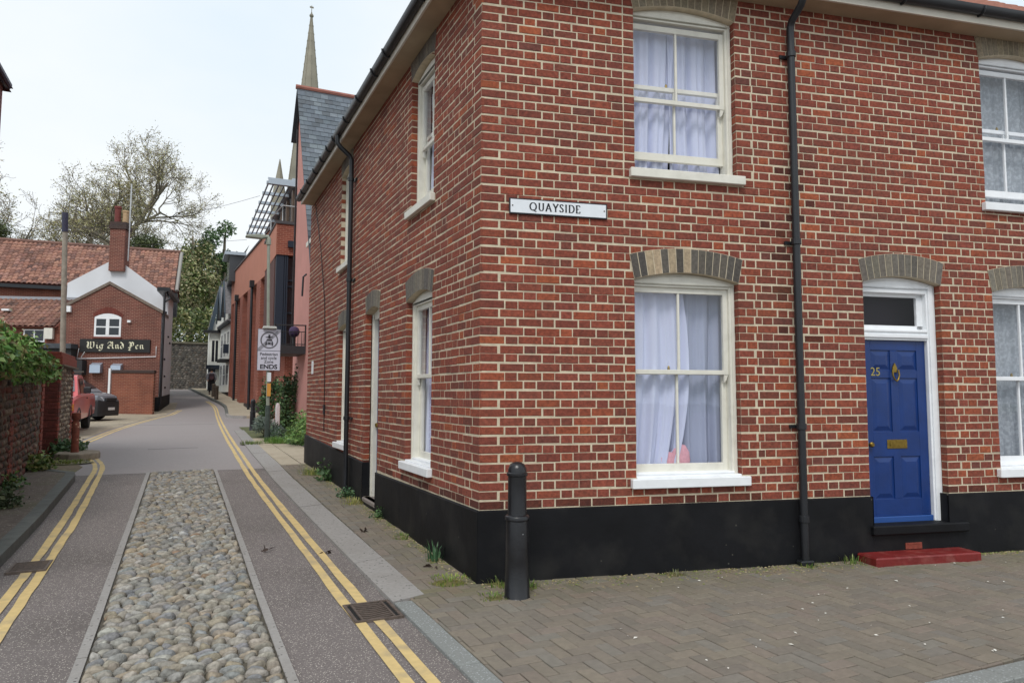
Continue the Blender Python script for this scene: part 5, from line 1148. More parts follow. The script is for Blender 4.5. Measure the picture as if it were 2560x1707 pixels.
part('coping', mat('dark_coping', lin(74, 70, 72), .7), mo, (1.7, LN + .05, -.6, .06, 9.55, 9.65), fr=ME)
# projecting bay at the near end
part('wall', MBR2, mo, (.98, 6, 24.0, 28.4, 7.29, 8.55)); part('wall', TERRA, mo, (.965, .979, 24.0, 28.4, 7.25, 8.56))
part('wall', MBR2, mo, (1.30, 1.62, 28.6, 29.9, .5, 8.9))
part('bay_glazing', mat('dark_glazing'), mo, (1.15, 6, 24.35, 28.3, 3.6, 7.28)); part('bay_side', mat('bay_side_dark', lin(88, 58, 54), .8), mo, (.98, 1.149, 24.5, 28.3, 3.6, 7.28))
for x in (1.0, 1.32, 1.4): part('window_frame', NAVY, mo, (x, x + .06 if x > 1.1 else x + .3, 24.05, 24.34, 3.6, 7.28))
for z in (6.0, 6.25, 4.9): part('window_frame', NAVY, mo, (1.38, 6, 24.25, 24.345, z, z + .07))
part('wall', MBR2, mo, (1.5, 6, 24.6, 28.3, .3, 3.6)); part('bay_slab', mat('balcony_steel'), mo, (.95, 6, 24.0, 28.4, 3.4, 3.6))
part('coping', mat('dark_coping'), mo, (.93, 6, 23.95, 28.45, 8.56, 8.68)); part('wall_box', NAVY, mo, (1.42, 2.2, 23.85, 24.0, 7.6, 7.86))
m = MB(); m.tube([(6, 24.1, 9.35), (1.2, 24.1, 9.35), (1.2, 24.1, 8.65)], .025, 6); m.tube([(1.2, 24.1, 9.35), (1.0, 26.5, 9.35), (1.0, 26.5, 8.65)], .025, 6); m.build('roof_rail', mat('alloy'), mo)
# set-back roof storey and louvre canopy
part('roof_storey', mat('roof_glazing', (.05, .05, .055), .2, spec=.6), mo, (2.25, 7, 28.2, 43, 9.5, 11.35)); 
for i in range(7): part('roof_mullion', mat('brown_panel', lin(112, 92, 78), .6), mo, (2.15, 2.26, 28.4 + i * 2.1, 28.9 + i * 2.1, 9.5, 11.3))
STEEL = mat('silver_louvre', lin(176, 184, 192), .35, metal=.5)
part('canopy_roof', STEEL, mo, (2.0, 7, 27.6, 43, 11.42, 11.6)); part('canopy_edge', STEEL, mo, (.9, 7, 27.0, 27.12, 11.05, 11.3)); part('canopy_edge', STEEL, mo, (.9, 7, 27.3, 27.35, 11.35, 11.42))
for i in range(5):
    x = .9 + i * .23; part('louvre', mat('dark_louvre', lin(92, 98, 106), .4, metal=.4), mo, (x, x + .05, 27.1, 39.2, 11.12, 11.2))
for i in range(7): y = 27.6 + i * 1.85; part('canopy_bracket', STEEL, mo, (.88, 2.1, y, y + .14, 11.2, 11.34))
part('far_canopy', STEEL, mo, (-.1, 1.2, 42.6, 45.5, 10.6, 10.8)); part('far_storey', mat('roof_glazing'), mo, (.2, 1.4, 42.8, 45.5, 8.9, 10.6))

# ---- white houses at the bend
WH = mat('limewash', lin(240, 241, 233), .9, n_amt=.04, n_scale=2); SLT = mat('dark_plain_tile', lin(122, 120, 122), .8, n_amt=.25, n_scale=9, bump=.4, b_scale=12); BARGE = mat('blue_black_barge', lin(66, 80, 92), .5)
wa = thing('white_house', 'white rendered house with dark gabled dormers next to the modern block', 'house', (.6, 47.5, g(47)))
WA = Fr((.50, 44.6, 0), Vector((-.056, 1, 0)).normalized(), Vector((-1, -.056, 0)).normalized())
part('wall', WH, wa, (0, 6.3, -4, 0, 1.75, 6.35), fr=WA); part('plinth', PLINTH, wa, (0, 6.32, -4, .03, .9, 1.75), fr=WA); part('eaves', mat('eaves_black', (.02, .021, .023), .6), wa, (-.1, 6.5, -4, .2, 6.35, 6.52), fr=WA)
m = MB(WA); m.prism([(-.1, 6.5), (6.5, 6.5), (6.5, 6.6), (-.1, 6.6)], .22, -.2); m.add([(-.1, .21, 6.56), (6.5, .21, 6.56), (6.5, -3.2, 10.0), (-.1, -3.2, 10.0)], [(0, 3, 2, 1)]); m.build('roof', SLT, wa)
for s_ in (1.2, 3.9):
    m = MB(WA); m.prism([(s_ - 1.0, 6.5), (s_ + 1.0, 6.5), (s_ + 1.0, 7.2), (s_, 9.0), (s_ - 1.0, 7.2)], .12, -2.5); dm = m.build('dormer', WH, wa)
    m = MB(WA)
    for sg_ in (-1, 1): m.add([(s_, .38, 9.28), (s_ + sg_ * 1.3, .38, 6.95), (s_ + sg_ * 1.3, -2.6, 6.95), (s_, -2.6, 9.28)], [(0, 1, 2, 3)] if sg_ > 0 else [(3, 2, 1, 0)])
    m.build('dormer_roof', SLT, dm)
    m = MB(WA)
    for sg_ in (-1, 1): m.prism([(s_, 9.32), (s_, 9.02), (s_ + sg_ * 1.3, 6.7), (s_ + sg_ * 1.3, 7.0)], .42, .34)
    m.build('barge_board', BARGE, dm); simple_window(Fr(WA((s_ - .4, .13, 7.1)), WA.x, WA.y), .8, 1.1, dm, 2, 1, WH, DKGL)
for s_ in (.5, 2.4, 4.3):
    simple_window(Fr(WA((s_, .01, 4.2)), WA.x, WA.y), 1.3, 1.7, wa, 3, 2, WHITE, DKGL); simple_window(Fr(WA((s_, .01, 2.2)), WA.x, WA.y), 1.3, 1.5, wa, 3, 2, WHITE, DKGL)
part('door_hood', mat('eaves_black'), wa, (.1, 1.9, 0, .6, 3.75, 3.95), fr=WA); part('hanging_sign', NAVY, wa, (-.3, -.24, .1, .45, 4.3, 4.9), fr=WA)
wb = thing('white_gabled_house', 'white house with steep dark gable and blue shopfront facing down the lane', 'house', (1, 51.6, g(51)))
WBF = Fr((0, 51.0, 0), (1, 0, 0), (0, -1, 0))
m = MB(WBF); m.prism([(-.58, 1.0), (4.5, 1.0), (4.5, 6.4), (2.0, 11.0), (-.58, 6.4)], 0, -3); m.build('wall', WH, wb)
m = MB(WBF); m.prism([(-.7, 6.2), (-.42, 6.2), (.25, 9.6), (.02, 9.75)], .18, -.1); m.build('barge_board', BARGE, wb)
m = MB(WBF); m.add([(.02, .2, 9.75), (2.0, .2, 13), (2.0, -3, 13), (.02, -3, 9.75), (-.7, .2, 6.3), (-.7, -3, 6.3)], [(0, 1, 2, 3), (4, 0, 3, 5)]); m.add([(.05, .1, 9.6), (1.9, .1, 9.6), (1.9, .12, 6.5), (.45, .12, 6.5)], [(0, 1, 2, 3)]); m.build('roof', SLT, wb)
part('eaves', mat('eaves_black'), wb, (-1.0, 1.5, -.2, .35, 6.15, 6.33), fr=WBF); part('shopfront', NAVY, wb, (-.6, -.1, .0, .12, 1.3, 3.6), fr=WBF); part('shop_fascia', NAVY, wb, (-.75, .3, .0, .4, 3.45, 3.75), fr=WBF)
simple_window(Fr(WBF((-.45, .01, 3.95)), WBF.x, WBF.y), .55, 1.7, wb, 2, 1, WH, DKGL)

# ---- flint precinct wall across the end of the lane
fw2 = thing('precinct_wall', 'high grey flint wall closing the end of the lane', 'wall', (-4, 55.2, g(55)))
WW = Fr((-30, 55.2, 0), (1, 0, 0), (0, -1, 0))
m = MB(WW); m.box(0, 48, -.6, 0, .9, 5.55); m.build('core', mat('grey_flint_mortar', lin(92, 88, 82), .95, n_amt=.3, n_scale=4, bump=.5, b_scale=8), fw2)
rubble(WW, 24.5, 31.5, lambda s: 1.9, 5.55, random.Random(51), fw2, sp=.17, cols=[lin(104, 100, 94), lin(84, 82, 78), lin(124, 118, 110), lin(66, 64, 62), lin(98, 88, 78)])
part('coping', mat('lichen_coping', lin(112, 108, 92), .9, n_amt=.2, n_scale=3), fw2, (0, 48, -.7, .1, 5.55, 5.7), fr=WW)
tag(sheet('bank', -60, 40, 55.9, 70, 3.2, EARTH), kind='structure')

# ---- cathedral spire, far off
STONE = mat('limestone', lin(142, 136, 122), .9, n_amt=.2, n_scale=.25, stain=lin(110, 104, 92), stain_amt=.5, stain_scale=.12)
tip = at_depth(779, 40, 170); cath = thing('cathedral', 'distant stone cathedral spire with corner pinnacle', 'church', (tip.x, tip.y, 4))
m = MB(Fr((tip.x, tip.y, 0), (1, 0, 0), (0, 1, 0))); m.lathe([(5.4, 40), (.16, tip.z)], (0, 0, 0), 8); sp_ = m.build('spire', STONE, cath)
for k in range(8):
    an = 2 * math.pi * k / 8; q = MB(Fr((tip.x, tip.y, 0), (1, 0, 0), (0, 1, 0)))
    for i in range(26): t_ = (i + .5) / 27; r_ = 5.4 * (1 - t_) + .16 * t_; z = 40 + (tip.z - 40) * t_; q.lathe([(.05, 0), (.24 * (1 - .5 * t_), .3), (.04, .7)], (r_ * math.cos(an), r_ * math.sin(an), z), 4)
    q.tube([(5.42 * math.cos(an), 5.42 * math.sin(an), 40), (.17 * math.cos(an), .17 * math.sin(an), tip.z)], [.2, .06], 4); q.build('crocket_rib', STONE, sp_)
m = MB(Fr((tip.x, tip.y, tip.z), (1, 0, 0), (0, 1, 0))); m.lathe([(.18, -.6), (.5, -.2), (.5, .1), (.2, .5), (.08, 1.0), (.06, 2.6)], (0, 0, 0), 8); m.box(-.45, .45, -.05, .05, 1.9, 2.3); m.build('finial', STONE, cath)
for px_, py_ in ((700, 398), (733, 418)):
    p = at_depth(px_, py_, 168); m = MB(Fr((p.x, p.y, 0), (1, 0, 0), (0, 1, 0))); m.lathe([(1.9, 40), (1.75, 48), (.08, p.z)], (0, 0, 0), 8); m.build('pinnacle', STONE, cath)
m = MB(Fr((tip.x, tip.y, 0), (1, 0, 0), (0, 1, 0))); m.box(-7, 7, -7, 7, 4, 46); m.build('tower', STONE, cath)
# overhead wires
for (p, q, sag, lb) in (((-14, 36, 9.5), (1.35, 36.09, 12.9), .9, 'thin upper telephone wire crossing to the modern block roof'), ((-14, 39, 9.4), (.9, 38.5, 10.8), .3, 'thin lower telephone wire crossing to the modern block')):
    a, b = Vector(p), Vector(q); m = MB(); m.tube([tuple(a + (b - a) * (i / 16) - Vector((0, 0, sag * 4 * (i / 16) * (1 - i / 16)))) for i in range(17)], .009, 4); tag(m.build('wire', GUTTER, None), lb, 'wire', 'telephone wires')
# ------------------------------------------------------------------ vehicles
def paint(name, c): return mat(name, c, .3, n_amt=.06, n_scale=1.5, coat=.6)
TYRE = mat('tyre', (.018, .018, .019), .85); RIM = mat('rim', lin(120, 122, 126), .4, metal=.6); CARGL = mat('car_glass', lin(110, 126, 132), .08, spec=.7); LAMP = mat('lamp_lens', lin(196, 200, 204), .12); BUMP = mat('dark_bumper', (.022, .023, .026), .55)
def wheel(fr, y, x, r, wd, parent):
    t_ = MB(Fr(fr((x, y, r)), fr.y, fr.z, fr.x)); t_.lathe([(r * .62, -wd / 2), (r * .94, -wd / 2), (r, -wd * .32), (r, wd * .32), (r * .94, wd / 2), (r * .62, wd / 2)], (0, 0, 0), 24); w_ = t_.build('wheel', TYRE, parent, smooth='auto')
    k = MB(Fr(fr((x, y, r)), fr.y, fr.z, fr.x)); k.lathe([(r * .63, -wd * .3), (r * .6, wd * .3), (r * .5, wd * .46), (r * .3, wd * .34), (r * .12, wd * .4)], (0, 0, 0), 20); k.build('rim', RIM, w_, smooth='auto')
def loft(m, secs):      # sections: (y, [(x,z)...]) joined into a skin, closed ends
    n = len(secs[0][1]); vs = [(x, y, z) for y, p in secs for x, z in p]; fs = []
    for i in range(len(secs) - 1):
        for k in range(n): a, b = i * n + k, i * n + (k + 1) % n; fs.append((a, b, b + n, a + n))
    fs += [tuple(range(n - 1, -1, -1)), tuple(range(len(vs) - n, len(vs)))]; m.add(vs, fs)
# red pickup, nose towards the quay, its lane-side flank at x = +0.86 (local)
VX, VY = -5.93, 18.05; PK = Fr((VX, VY, g(19.5) + .02), (1, 0, 0), (0, 1, (g(23) - g(18)) / 5))
pk = thing('pickup_truck', 'faded red pickup truck parked on the forecourt behind the flint pier', 'pickup', (VX, VY + 2.4, g(20)))
RED = paint('faded_red_paint', lin(206, 92, 94))
def sec(hw, zb, zt, r=.06, tw=.0): return [(-hw, zb), (hw, zb), (hw + .02, zb + (zt - zb) * .45), (hw - tw, zt - r), (hw - tw - r, zt), (-hw + tw + r, zt), (-hw + tw, zt - r), (-hw - .02, zb + (zt - zb) * .45)]
m = MB(PK); loft(m, [(.0, sec(.74, .46, .98)), (.08, sec(.82, .42, 1.06)), (.5, sec(.85, .42, 1.12)), (1.25, sec(.86, .42, 1.17)), (3.0, sec(.86, .42, 1.17)), (5.0, sec(.86, .46, 1.15)), (5.05, sec(.84, .48, 1.12))]); body = m.build('body', RED, pk, smooth='auto', angle=28)
m = MB(PK); loft(m, [(1.2, [(-.78, 1.15), (.78, 1.15), (.78, 1.16), (-.78, 1.16)]), (1.85, [(-.8, 1.15), (.8, 1.15), (.66, 1.72), (-.66, 1.72)]), (2.1, [(-.8, 1.15), (.8, 1.15), (.66, 1.77), (-.66, 1.77)]), (2.95, [(-.8, 1.15), (.8, 1.15), (.67, 1.76), (-.67, 1.76)]), (3.1, [(-.79, 1.15), (.79, 1.15), (.68, 1.7), (-.68, 1.7)])]); cab = m.build('cab', RED, pk, smooth='auto', angle=20)
m = MB(PK); m.add([(-.68, 1.34, 1.24), (.68, 1.34, 1.24), (.585, 1.83, 1.68), (-.585, 1.83, 1.68)], [(0, 1, 2, 3)]); m.v = [v + Vector((0, -.045, .03)) for v in m.v]; m.build('windscreen', CARGL, cab)
for sg_ in (-1, 1):
    m = MB(PK); m.add([(sg_ * (.785 + .012), 1.75, 1.2), (sg_ * (.785 + .012), 2.85, 1.2), (sg_ * (.69 + .012), 2.8, 1.66), (sg_ * (.69 + .012), 2.02, 1.66)], [(0, 1, 2, 3)]); m.build('side_window', mat('dark_car_glass', (.02, .025, .03), .06), cab)
    part('door_handle', BUMP, body, (sg_ * .865 - .02, sg_ * .865 + .02, 2.6, 2.78, 1.02, 1.06), fr=PK)
    m = MB(PK); m.box(sg_ * .97 - .1, sg_ * .97 + .1, 1.62, 1.72, 1.2, 1.4); m.build('mirror', BUMP, pk, bev=.03, seg=2)
    part('headlight', LAMP, pk, (sg_ * .58 - .15, sg_ * .58 + .15, -.03, .06, .72, .92), fr=PK, bev=.02)
    part('indicator', mat('amber_lens', lin(200, 130, 60), .2), pk, (sg_ * .78 - .045, sg_ * .78 + .045, -.01, .08, .72, .92), fr=PK, bev=.01)
    for y in (.78, 3.75): wheel(PK, y, sg_ * .74, .35, .22, pk)
    for y in (.78, 3.75): m = MB(PK); m.tube([(sg_ * .862, y + .42 * math.cos(a_), .35 + .42 * math.sin(a_)) for a_ in [math.pi * i / 10 for i in range(11)]], .035, 6); m.build('wheel_arch', BUMP, body)
part('grille', BUMP, pk, (-.42, .42, -.02, .05, .7, .93), fr=PK); part('bumper', mat('chrome_bumper', lin(110, 112, 114), .3, metal=.7), pk, (-.84, .84, -.14, .02, .44, .62), fr=PK, bev=.03, seg=2); part('number_plate', WHITE, pk, (-.26, .26, -.155, -.141, .48, .59), fr=PK)
m = MB(PK); [m.tube([(x, .95, 1.17), (x * .8, 2.4, 1.86), (x * .8, 4.9, 1.9)], .03, 6) for x in (-.6, .6)]; m.build('ladder_rack', mat('rack_grey', lin(96, 100, 92), .6), pk)
# silver van nosing out towards the lane
th = math.radians(-22); vx_ = Vector((math.sin(-th), math.cos(th), 0)); fwd = Vector((math.cos(th), math.sin(th), 0)); rgt = Vector((-fwd.y, fwd.x, 0))
VN = Fr((-5.0, 27.9, g(28) + .02), rgt, -fwd); vn = thing('silver_van', 'silver van with dark front bumper parked behind the red pickup', 'van', (-7, 28.5, g(28)))
SIL = paint('silver_paint', lin(132, 138, 146))
m = MB(VN); loft(m, [(.0, sec(.66, .3, .86)), (.1, sec(.8, .26, 1.0)), (.35, sec(.87, .24, 1.08)), (.9, sec(.9, .24, 1.2)), (4.3, sec(.9, .26, 1.22)), (4.4, sec(.86, .3, 1.2))]); vb = m.build('body', SIL, vn, smooth='auto', angle=28)
m = MB(VN); loft(m, [(.75, [(-.8, 1.18), (.8, 1.18), (.8, 1.19), (-.8, 1.19)]), (1.6, [(-.86, 1.18), (.86, 1.18), (.72, 1.78), (-.72, 1.78)]), (2.1, [(-.86, 1.18), (.86, 1.18), (.72, 1.86), (-.72, 1.86)]), (4.25, [(-.86, 1.18), (.86, 1.18), (.74, 1.84), (-.74, 1.84)])]); vc = m.build('cab', SIL, vn, smooth='auto', angle=20)
m = MB(VN); m.add([(-.72, .95, 1.3), (.72, .95, 1.3), (.64, 1.56, 1.72), (-.64, 1.56, 1.72)], [(0, 1, 2, 3)]); m.v = [v + Vector(fwd) * .04 + Vector((0, 0, .035)) for v in m.v]; m.build('windscreen', mat('dark_car_glass'), vc)
m = MB(VN); loft(m, [(-.07, sec(.64, .2, .78, .04)), (.04, sec(.83, .18, .84, .04)), (.34, sec(.915, .18, .84, .04)), (.9, sec(.92, .2, .7, .04))]); m.build('bumper', BUMP, vn, smooth='auto', angle=30)
for sg_ in (-1, 1):
    m = MB(VN); m.add([(sg_ * .5, -.0, .8), (sg_ * .86, .26, .78), (sg_ * .875, .55, .98), (sg_ * .82, .3, 1.02), (sg_ * .55, .045, .94)], [(0, 1, 2, 3, 4)]); m.v = [v + fwd * .03 + Vector((0, 0, .01)) for v in m.v]; m.build('headlight', LAMP, vn)
    m = MB(VN); m.add([(sg_ * .872, 1.3, 1.26), (sg_ * .872, 4.0, 1.26), (sg_ * .77, 3.9, 1.7), (sg_ * .77, 1.75, 1.7)], [(0, 1, 2, 3)]); m.build('side_window', mat('dark_car_glass'), vc)
    part('mirror', BUMP, vn, (sg_ * 1.0 - .1, sg_ * 1.0 + .1, 1.15, 1.25, 1.2, 1.38), fr=VN, bev=.03)
    for y in (.85, 3.55): wheel(VN, y, sg_ * .8, .31, .2, vn)
part('number_plate', WHITE, vn, (-.26, .26, -.095, -.08, .42, .53), fr=VN)
part('grille', BUMP, vn, (-.4, .4, -.09, .0, .8, .92), fr=VN)

# ------------------------------------------------------------------ the walker
PX, PY = -.50, 46.4; pz = g(46.4) + .115
def skin_fig(name, verts, edges, radii, mt, parent, root=0):
    me = bpy.data.meshes.new(name); at = Vector((PX, PY, pz)); me.from_pydata([tuple(Vector(v)) for v in verts], edges, [])
    o = bpy.data.objects.new(name, me); COL.objects.link(o); me.materials.append(mt)
    o.modifiers.new('skin', 'SKIN'); 
    for i, r in enumerate(radii): me.skin_vertices[0].data[i].radius = (r, r) if not isinstance(r, tuple) else r
    me.skin_vertices[0].data[root].use_root = True
    s = o.modifiers.new('sub', 'SUBSURF'); s.levels = 1; s.render_levels = 2
    o.parent = parent; o.location = at - wpos(parent); WPOS[o.name] = at; return o
man = thing('person', 'person in grey jacket and dark trousers walking up the lane with backpack', 'person', (PX, PY, pz))
BODYV = [(0, 0, .95), (0, .02, 1.12), (0, .03, 1.3), (0, .02, 1.44), (0, .0, 1.53), (0, -.01, 1.62), (0, .0, 1.72),
         (-.19, .02, 1.4), (-.25, .0, 1.16), (-.24, -.1, .95), (-.23, -.14, .86), (.19, .02, 1.4), (.25, .03, 1.16), (.25, .06, .94), (.24, .05, .84),
         (-.1, 0, .9), (-.1, -.08, .5), (-.1, .05, .1), (-.1, -.1, .04), (.1, 0, .9), (.1, .12, .52), (.1, .2, .12), (.1, .1, .03)]
BE = [(0, 1), (1, 2), (2, 3), (3, 4), (4, 5), (5, 6), (3, 7), (7, 8), (8, 9), (9, 10), (3, 11), (11, 12), (12, 13), (13, 14), (0, 15), (15, 16), (16, 17), (17, 18), (0, 19), (19, 20), (20, 21), (21, 22)]
BRD = [.14, .13, .15, .12, .055, .085, .08, .07, .05, .04, .035, .07, .05, .04, .035, .09, .065, .045, .04, .09, .065, .045, .04]
skin_fig('body', BODYV, BE, BRD, mat('skin', lin(196, 150, 128), .6), man)
skin_fig('jacket', [(0, 0, .92), (0, .02, 1.12), (0, .03, 1.3), (0, .02, 1.46), (-.2, .02, 1.41), (-.265, .0, 1.16), (-.25, -.1, .94), (.2, .02, 1.41), (.265, .03, 1.16), (.26, .06, .92)], [(0, 1), (1, 2), (2, 3), (3, 4), (4, 5), (5, 6), (3, 7), (7, 8), (8, 9)], [(.19, .16), (.18, .15), (.19, .165), .1, .09, .075, .06, .09, .075, .06], mat('grey_jacket', lin(150, 150, 156), .9), man)
skin_fig('trousers', [(0, 0, .93), (-.1, 0, .88), (-.1, -.08, .5), (-.1, .05, .1), (.1, 0, .88), (.1, .12, .52), (.1, .2, .12)], [(0, 1), (1, 2), (2, 3), (0, 4), (4, 5), (5, 6)], [.15, .105, .08, .06, .105, .08, .06], mat('dark_trousers', (.02, .02, .024), .9), man)
m = MB(Fr((PX, PY, pz), (1, 0, 0), (0, 1, 0))); m.lathe([(.03, 1.55), (.085, 1.6), (.108, 1.68), (.1, 1.75), (.06, 1.8), (.01, 1.815)], (0, 0, 0), 12); m.build('hair', mat('dark_hair', (.02, .018, .017), .8), man, smooth=True)
for sg_, yy in ((-1, -.12), (1, .1)): m = MB(Fr((PX, PY, pz), (1, 0, 0), (0, 1, 0))); m.box(sg_ * .1 - .05, sg_ * .1 + .05, yy - .06, yy + .2, -.0, .09); m.build('shoe', BUMP, man, bev=.03, seg=2)
bp_ = thing('backpack', 'dark maroon backpack worn by the person walking up the lane', 'backpack', (PX, PY - .25, pz + 1.0))
m = MB(Fr((PX, PY, pz), (1, 0, 0), (0, 1, 0))); m.box(-.17, .17, -.34, -.14, .98, 1.42); m.build('bag', mat('maroon_nylon', lin(62, 46, 54), .8, n_amt=.2, n_scale=20), bp_, bev=.07, seg=3)
m = MB(Fr((PX, PY, pz), (1, 0, 0), (0, 1, 0))); m.box(-.13, .13, -.4, -.345, 1.0, 1.22); m.build('pocket', mat('maroon_pocket', lin(84, 56, 62), .8), bp_, bev=.03, seg=2)

# ------------------------------------------------------------------ vegetation
LEAF = mat('leaf', attr=True, rough=.55, n_amt=.1, n_scale=20)
t_ = LEAF.node_tree; b_ = t_.nodes['Principled BSDF']; b_.inputs['Transmission Weight'].default_value = 0.0
b_.inputs['Subsurface Weight'].default_value = 0.0
BARK = mat('bark', lin(112, 104, 90), .95, n_amt=.25, n_scale=3, bump=.5, b_scale=10, stain=lin(88, 92, 66), stain_amt=.5, stain_scale=1.5); TWIG = mat('twig', lin(116, 107, 96), .95, n_amt=.2, n_scale=2)
def leaf_quad(m, p, sz, rn, col, droop=0.0, asp=.55):
    d = Vector((rn.gauss(0, 1), rn.gauss(0, 1), rn.gauss(0, .7) - droop)).normalized(); n = Vector((rn.gauss(0, 1), rn.gauss(0, 1), rn.gauss(.6, .7))).normalized(); s = d.cross(n)
    if s.length < .1: return
    s.normalize(); n = s.cross(d); a = p; l = sz; w = sz * asp * .5
    vs = [a, a + d * l * .45 + s * w + n * l * .08, a + d * l, a + d * l * .45 - s * w + n * l * .08]
    m.add([tuple(v) for v in vs], [(0, 1, 2), (0, 2, 3)], col)
def blob_pts(rn, c, r, n, shell=.35):
    out = []
    for _ in range(n):
        v = Vector((rn.gauss(0, 1), rn.gauss(0, 1), rn.gauss(0, 1))).normalized() * (rn.random() ** shell); out.append(Vector(c) + Vector((v.x * r[0], v.y * r[1], v.z * r[2])))
    return out
def grow(mw, mt, lv, p, d, ln, r, level, rn, spec):
    """recursive limbs; mw heavy wood, mt twigs, lv leaf points"""
    n = 5 if level < 3 else 4; pts = [p.copy()]; rs = [r]; q = p.copy(); dd = d.copy()
    for i in range(n):
        dd = (dd + Vector((rn.gauss(0, 1), rn.gauss(0, 1), rn.gauss(0, .7))) * spec['wob'] * (1 if level < 3 else 1.9) + Vector((0, 0, spec['up'])) * (.6 if level > 1 else .25)).normalized()
        q = q + dd * (ln / n); pts.append(q.copy()); rs.append(max(spec['rmin'], r * (1 - .55 * (i + 1) / n)))
    (mw if level < 3 else mt).tube(pts, rs, 8 if level == 0 else (6 if level < 3 else 3), caps=False)
    if level >= spec['lv']:
        lv += pts[1:]; return
    k = spec['kids'][level]
    for j in range(k):
        t = rn.uniform(.3 if level else .55, 1.0); i = min(n - 1, int(t * n)); b = pts[i] + (pts[i + 1] - pts[i]) * (t * n - i if t < 1 else 1)
        ax = (pts[i + 1] - pts[i]).normalized(); s = Vector((rn.gauss(0, 1), rn.gauss(0, 1), rn.gauss(0, .6))); s = (s - ax * s.dot(ax)).normalized()
        nd = (ax * rn.uniform(.5, 1.0) + s * rn.uniform(.5, .9) + Vector((0, 0, .22 if level < 2 else .05))).normalized()
        grow(mw, mt, lv, b, nd, ln * (spec['dec'] if level < 3 else .56) * rn.uniform(.75, 1.15), max(spec['rmin'], rs[i] * .62), level + 1, rn, spec)
def bare_tree(name, label, x, y, H, seed, spec, leafc, leafn, lsz, group=None, zb=None):
    rn = random.Random(seed); z = (g(y) + 3.0 if y > 56 else g(y)) if zb is None else zb; t = thing(name, label, 'tree', (x, y, z), group); mw, mt, lv = MB(), MB(), []
    grow(mw, mt, lv, Vector((x, y, z - .2)), Vector((rn.uniform(-.06, .06), 0, 1)).normalized(), H * spec['trunk'], H * .026, 0, rn, spec)
    mw.build('trunk', BARK, t, smooth=True); mt.build('twigs', TWIG, t)
    lm = MB()
    for p in lv:
        for _ in range(leafn):
            if rn.random() < .85: leaf_quad(lm, p + Vector((rn.gauss(0, .25), rn.gauss(0, .25), rn.gauss(0, .25))), lsz * rn.uniform(.6, 1.3), rn, vary(rn.choice(leafc), .25, rn))
    if lm.v: lm.build('crown', LEAF, t)
    return t
PL = {'wob': .17, 'up': .08, 'rmin': .018, 'lv': 5, 'kids': [7, 6, 5, 4, 4], 'dec': .63, 'trunk': .40}
OLIVE = [lin(176, 172, 122), lin(160, 156, 106), lin(186, 178, 138), lin(148, 144, 100), lin(168, 152, 116)]
GREENS = [lin(92, 108, 58), lin(78, 94, 50), lin(106, 122, 66), lin(66, 82, 44), lin(120, 130, 82)]
bare_tree('plane_tree', 'huge spreading tree with bare grey limbs and sparse spring leaves behind the pub', -10.1, 73.7, 30, 7, PL, OLIVE, 3, .16)
bare_tree('slender_tree', 'slender half bare tree standing beside the huge spreading tree', -23.5, 88, 25, 12, {**PL, 'kids': [6, 5, 4, 3, 3], 'up': .12, 'trunk': .46}, OLIVE, 1, .2)
def leafy_tree(name, label, x, y, z0, H, blobs, seed, cols, n, lsz, group=None, cat='tree', trunk=True, shell=.35):
    rn = random.Random(seed); t = thing(name, label, cat, (x, y, z0), group); m = MB()
    if trunk:
        m.tube([(x, y, z0 - .3), (x + .1, y, z0 + H * .35), (x, y, z0 + H * .8)], [H * .025, H * .018, H * .006], 8)
        for (c, r) in blobs: m.tube([(x, y, z0 + H * .3), ((x + c[0]) / 2, (y + c[1]) / 2, (z0 + H * .35 + c[2]) / 2), c], [H * .012, H * .008, H * .003], 5)
        m.build('trunk', BARK, t, smooth=True)
    lm = MB(); tot = sum(r[0] * r[1] + r[0] * r[2] for _, r in blobs)
    for c, r in blobs:
        k = vary((1, 1, 1), .22, rn)
        for p in blob_pts(rn, c, r, int(n * (r[0] * r[1] + r[0] * r[2]) / tot), shell):
            col = vary(rn.choice(cols), .2, rn); leaf_quad(lm, p, lsz * rn.uniform(.6, 1.3), rn, tuple(a * b for a, b in zip(col, k)), droop=.3)
    lm.build('crown', LEAF, t); return t
def blobset(rn, c, R, k, f=.45):
    out = []
    for _ in range(k):
        v = Vector((rn.gauss(0, 1), rn.gauss(0, 1), rn.gauss(0, 1))).normalized() * (rn.uniform(.3, .95)); s = f * rn.uniform(.6, 1.15)
        out.append(((c[0] + v.x * R[0], c[1] + v.y * R[1], c[2] + v.z * R[2]), (R[0] * s, R[1] * s, R[2] * s)))
    return out
rn = random.Random(77)
p = at_depth(478, 700, 66); leafy_tree('olive_tree', 'olive green leafy tree rising above the end of the flint wall', p.x, p.y, g(p.y) + 3, 14, blobset(rn, (p.x, p.y, p.z), (2.3, 2.6, 4.6), 26, .38), 71, GREENS + OLIVE, 9000, .3, 'trees beyond the flint wall')
p = at_depth(425, 760, 68); leafy_tree('olive_tree', 'low olive green leafy tree between the pub roof and the flint wall', p.x, p.y, g(p.y) + 3, 11, blobset(rn, (p.x, p.y, p.z), (2.6, 2.6, 3.6), 20, .4), 72, GREENS + OLIVE, 6000, .3, 'trees beyond the flint wall')
p = at_depth(560, 640, 82); leafy_tree('green_tree', 'fresh green tree behind the roof of the modern block', p.x, p.y, g(p.y) + 2, 19, blobset(rn, (p.x, p.y, p.z), (3.4, 3.0, 3.6), 17, .34), 73, [lin(84, 112, 62), lin(70, 98, 54), lin(96, 124, 72), lin(60, 86, 50)], 6500, .34, 'trees beyond the flint wall')
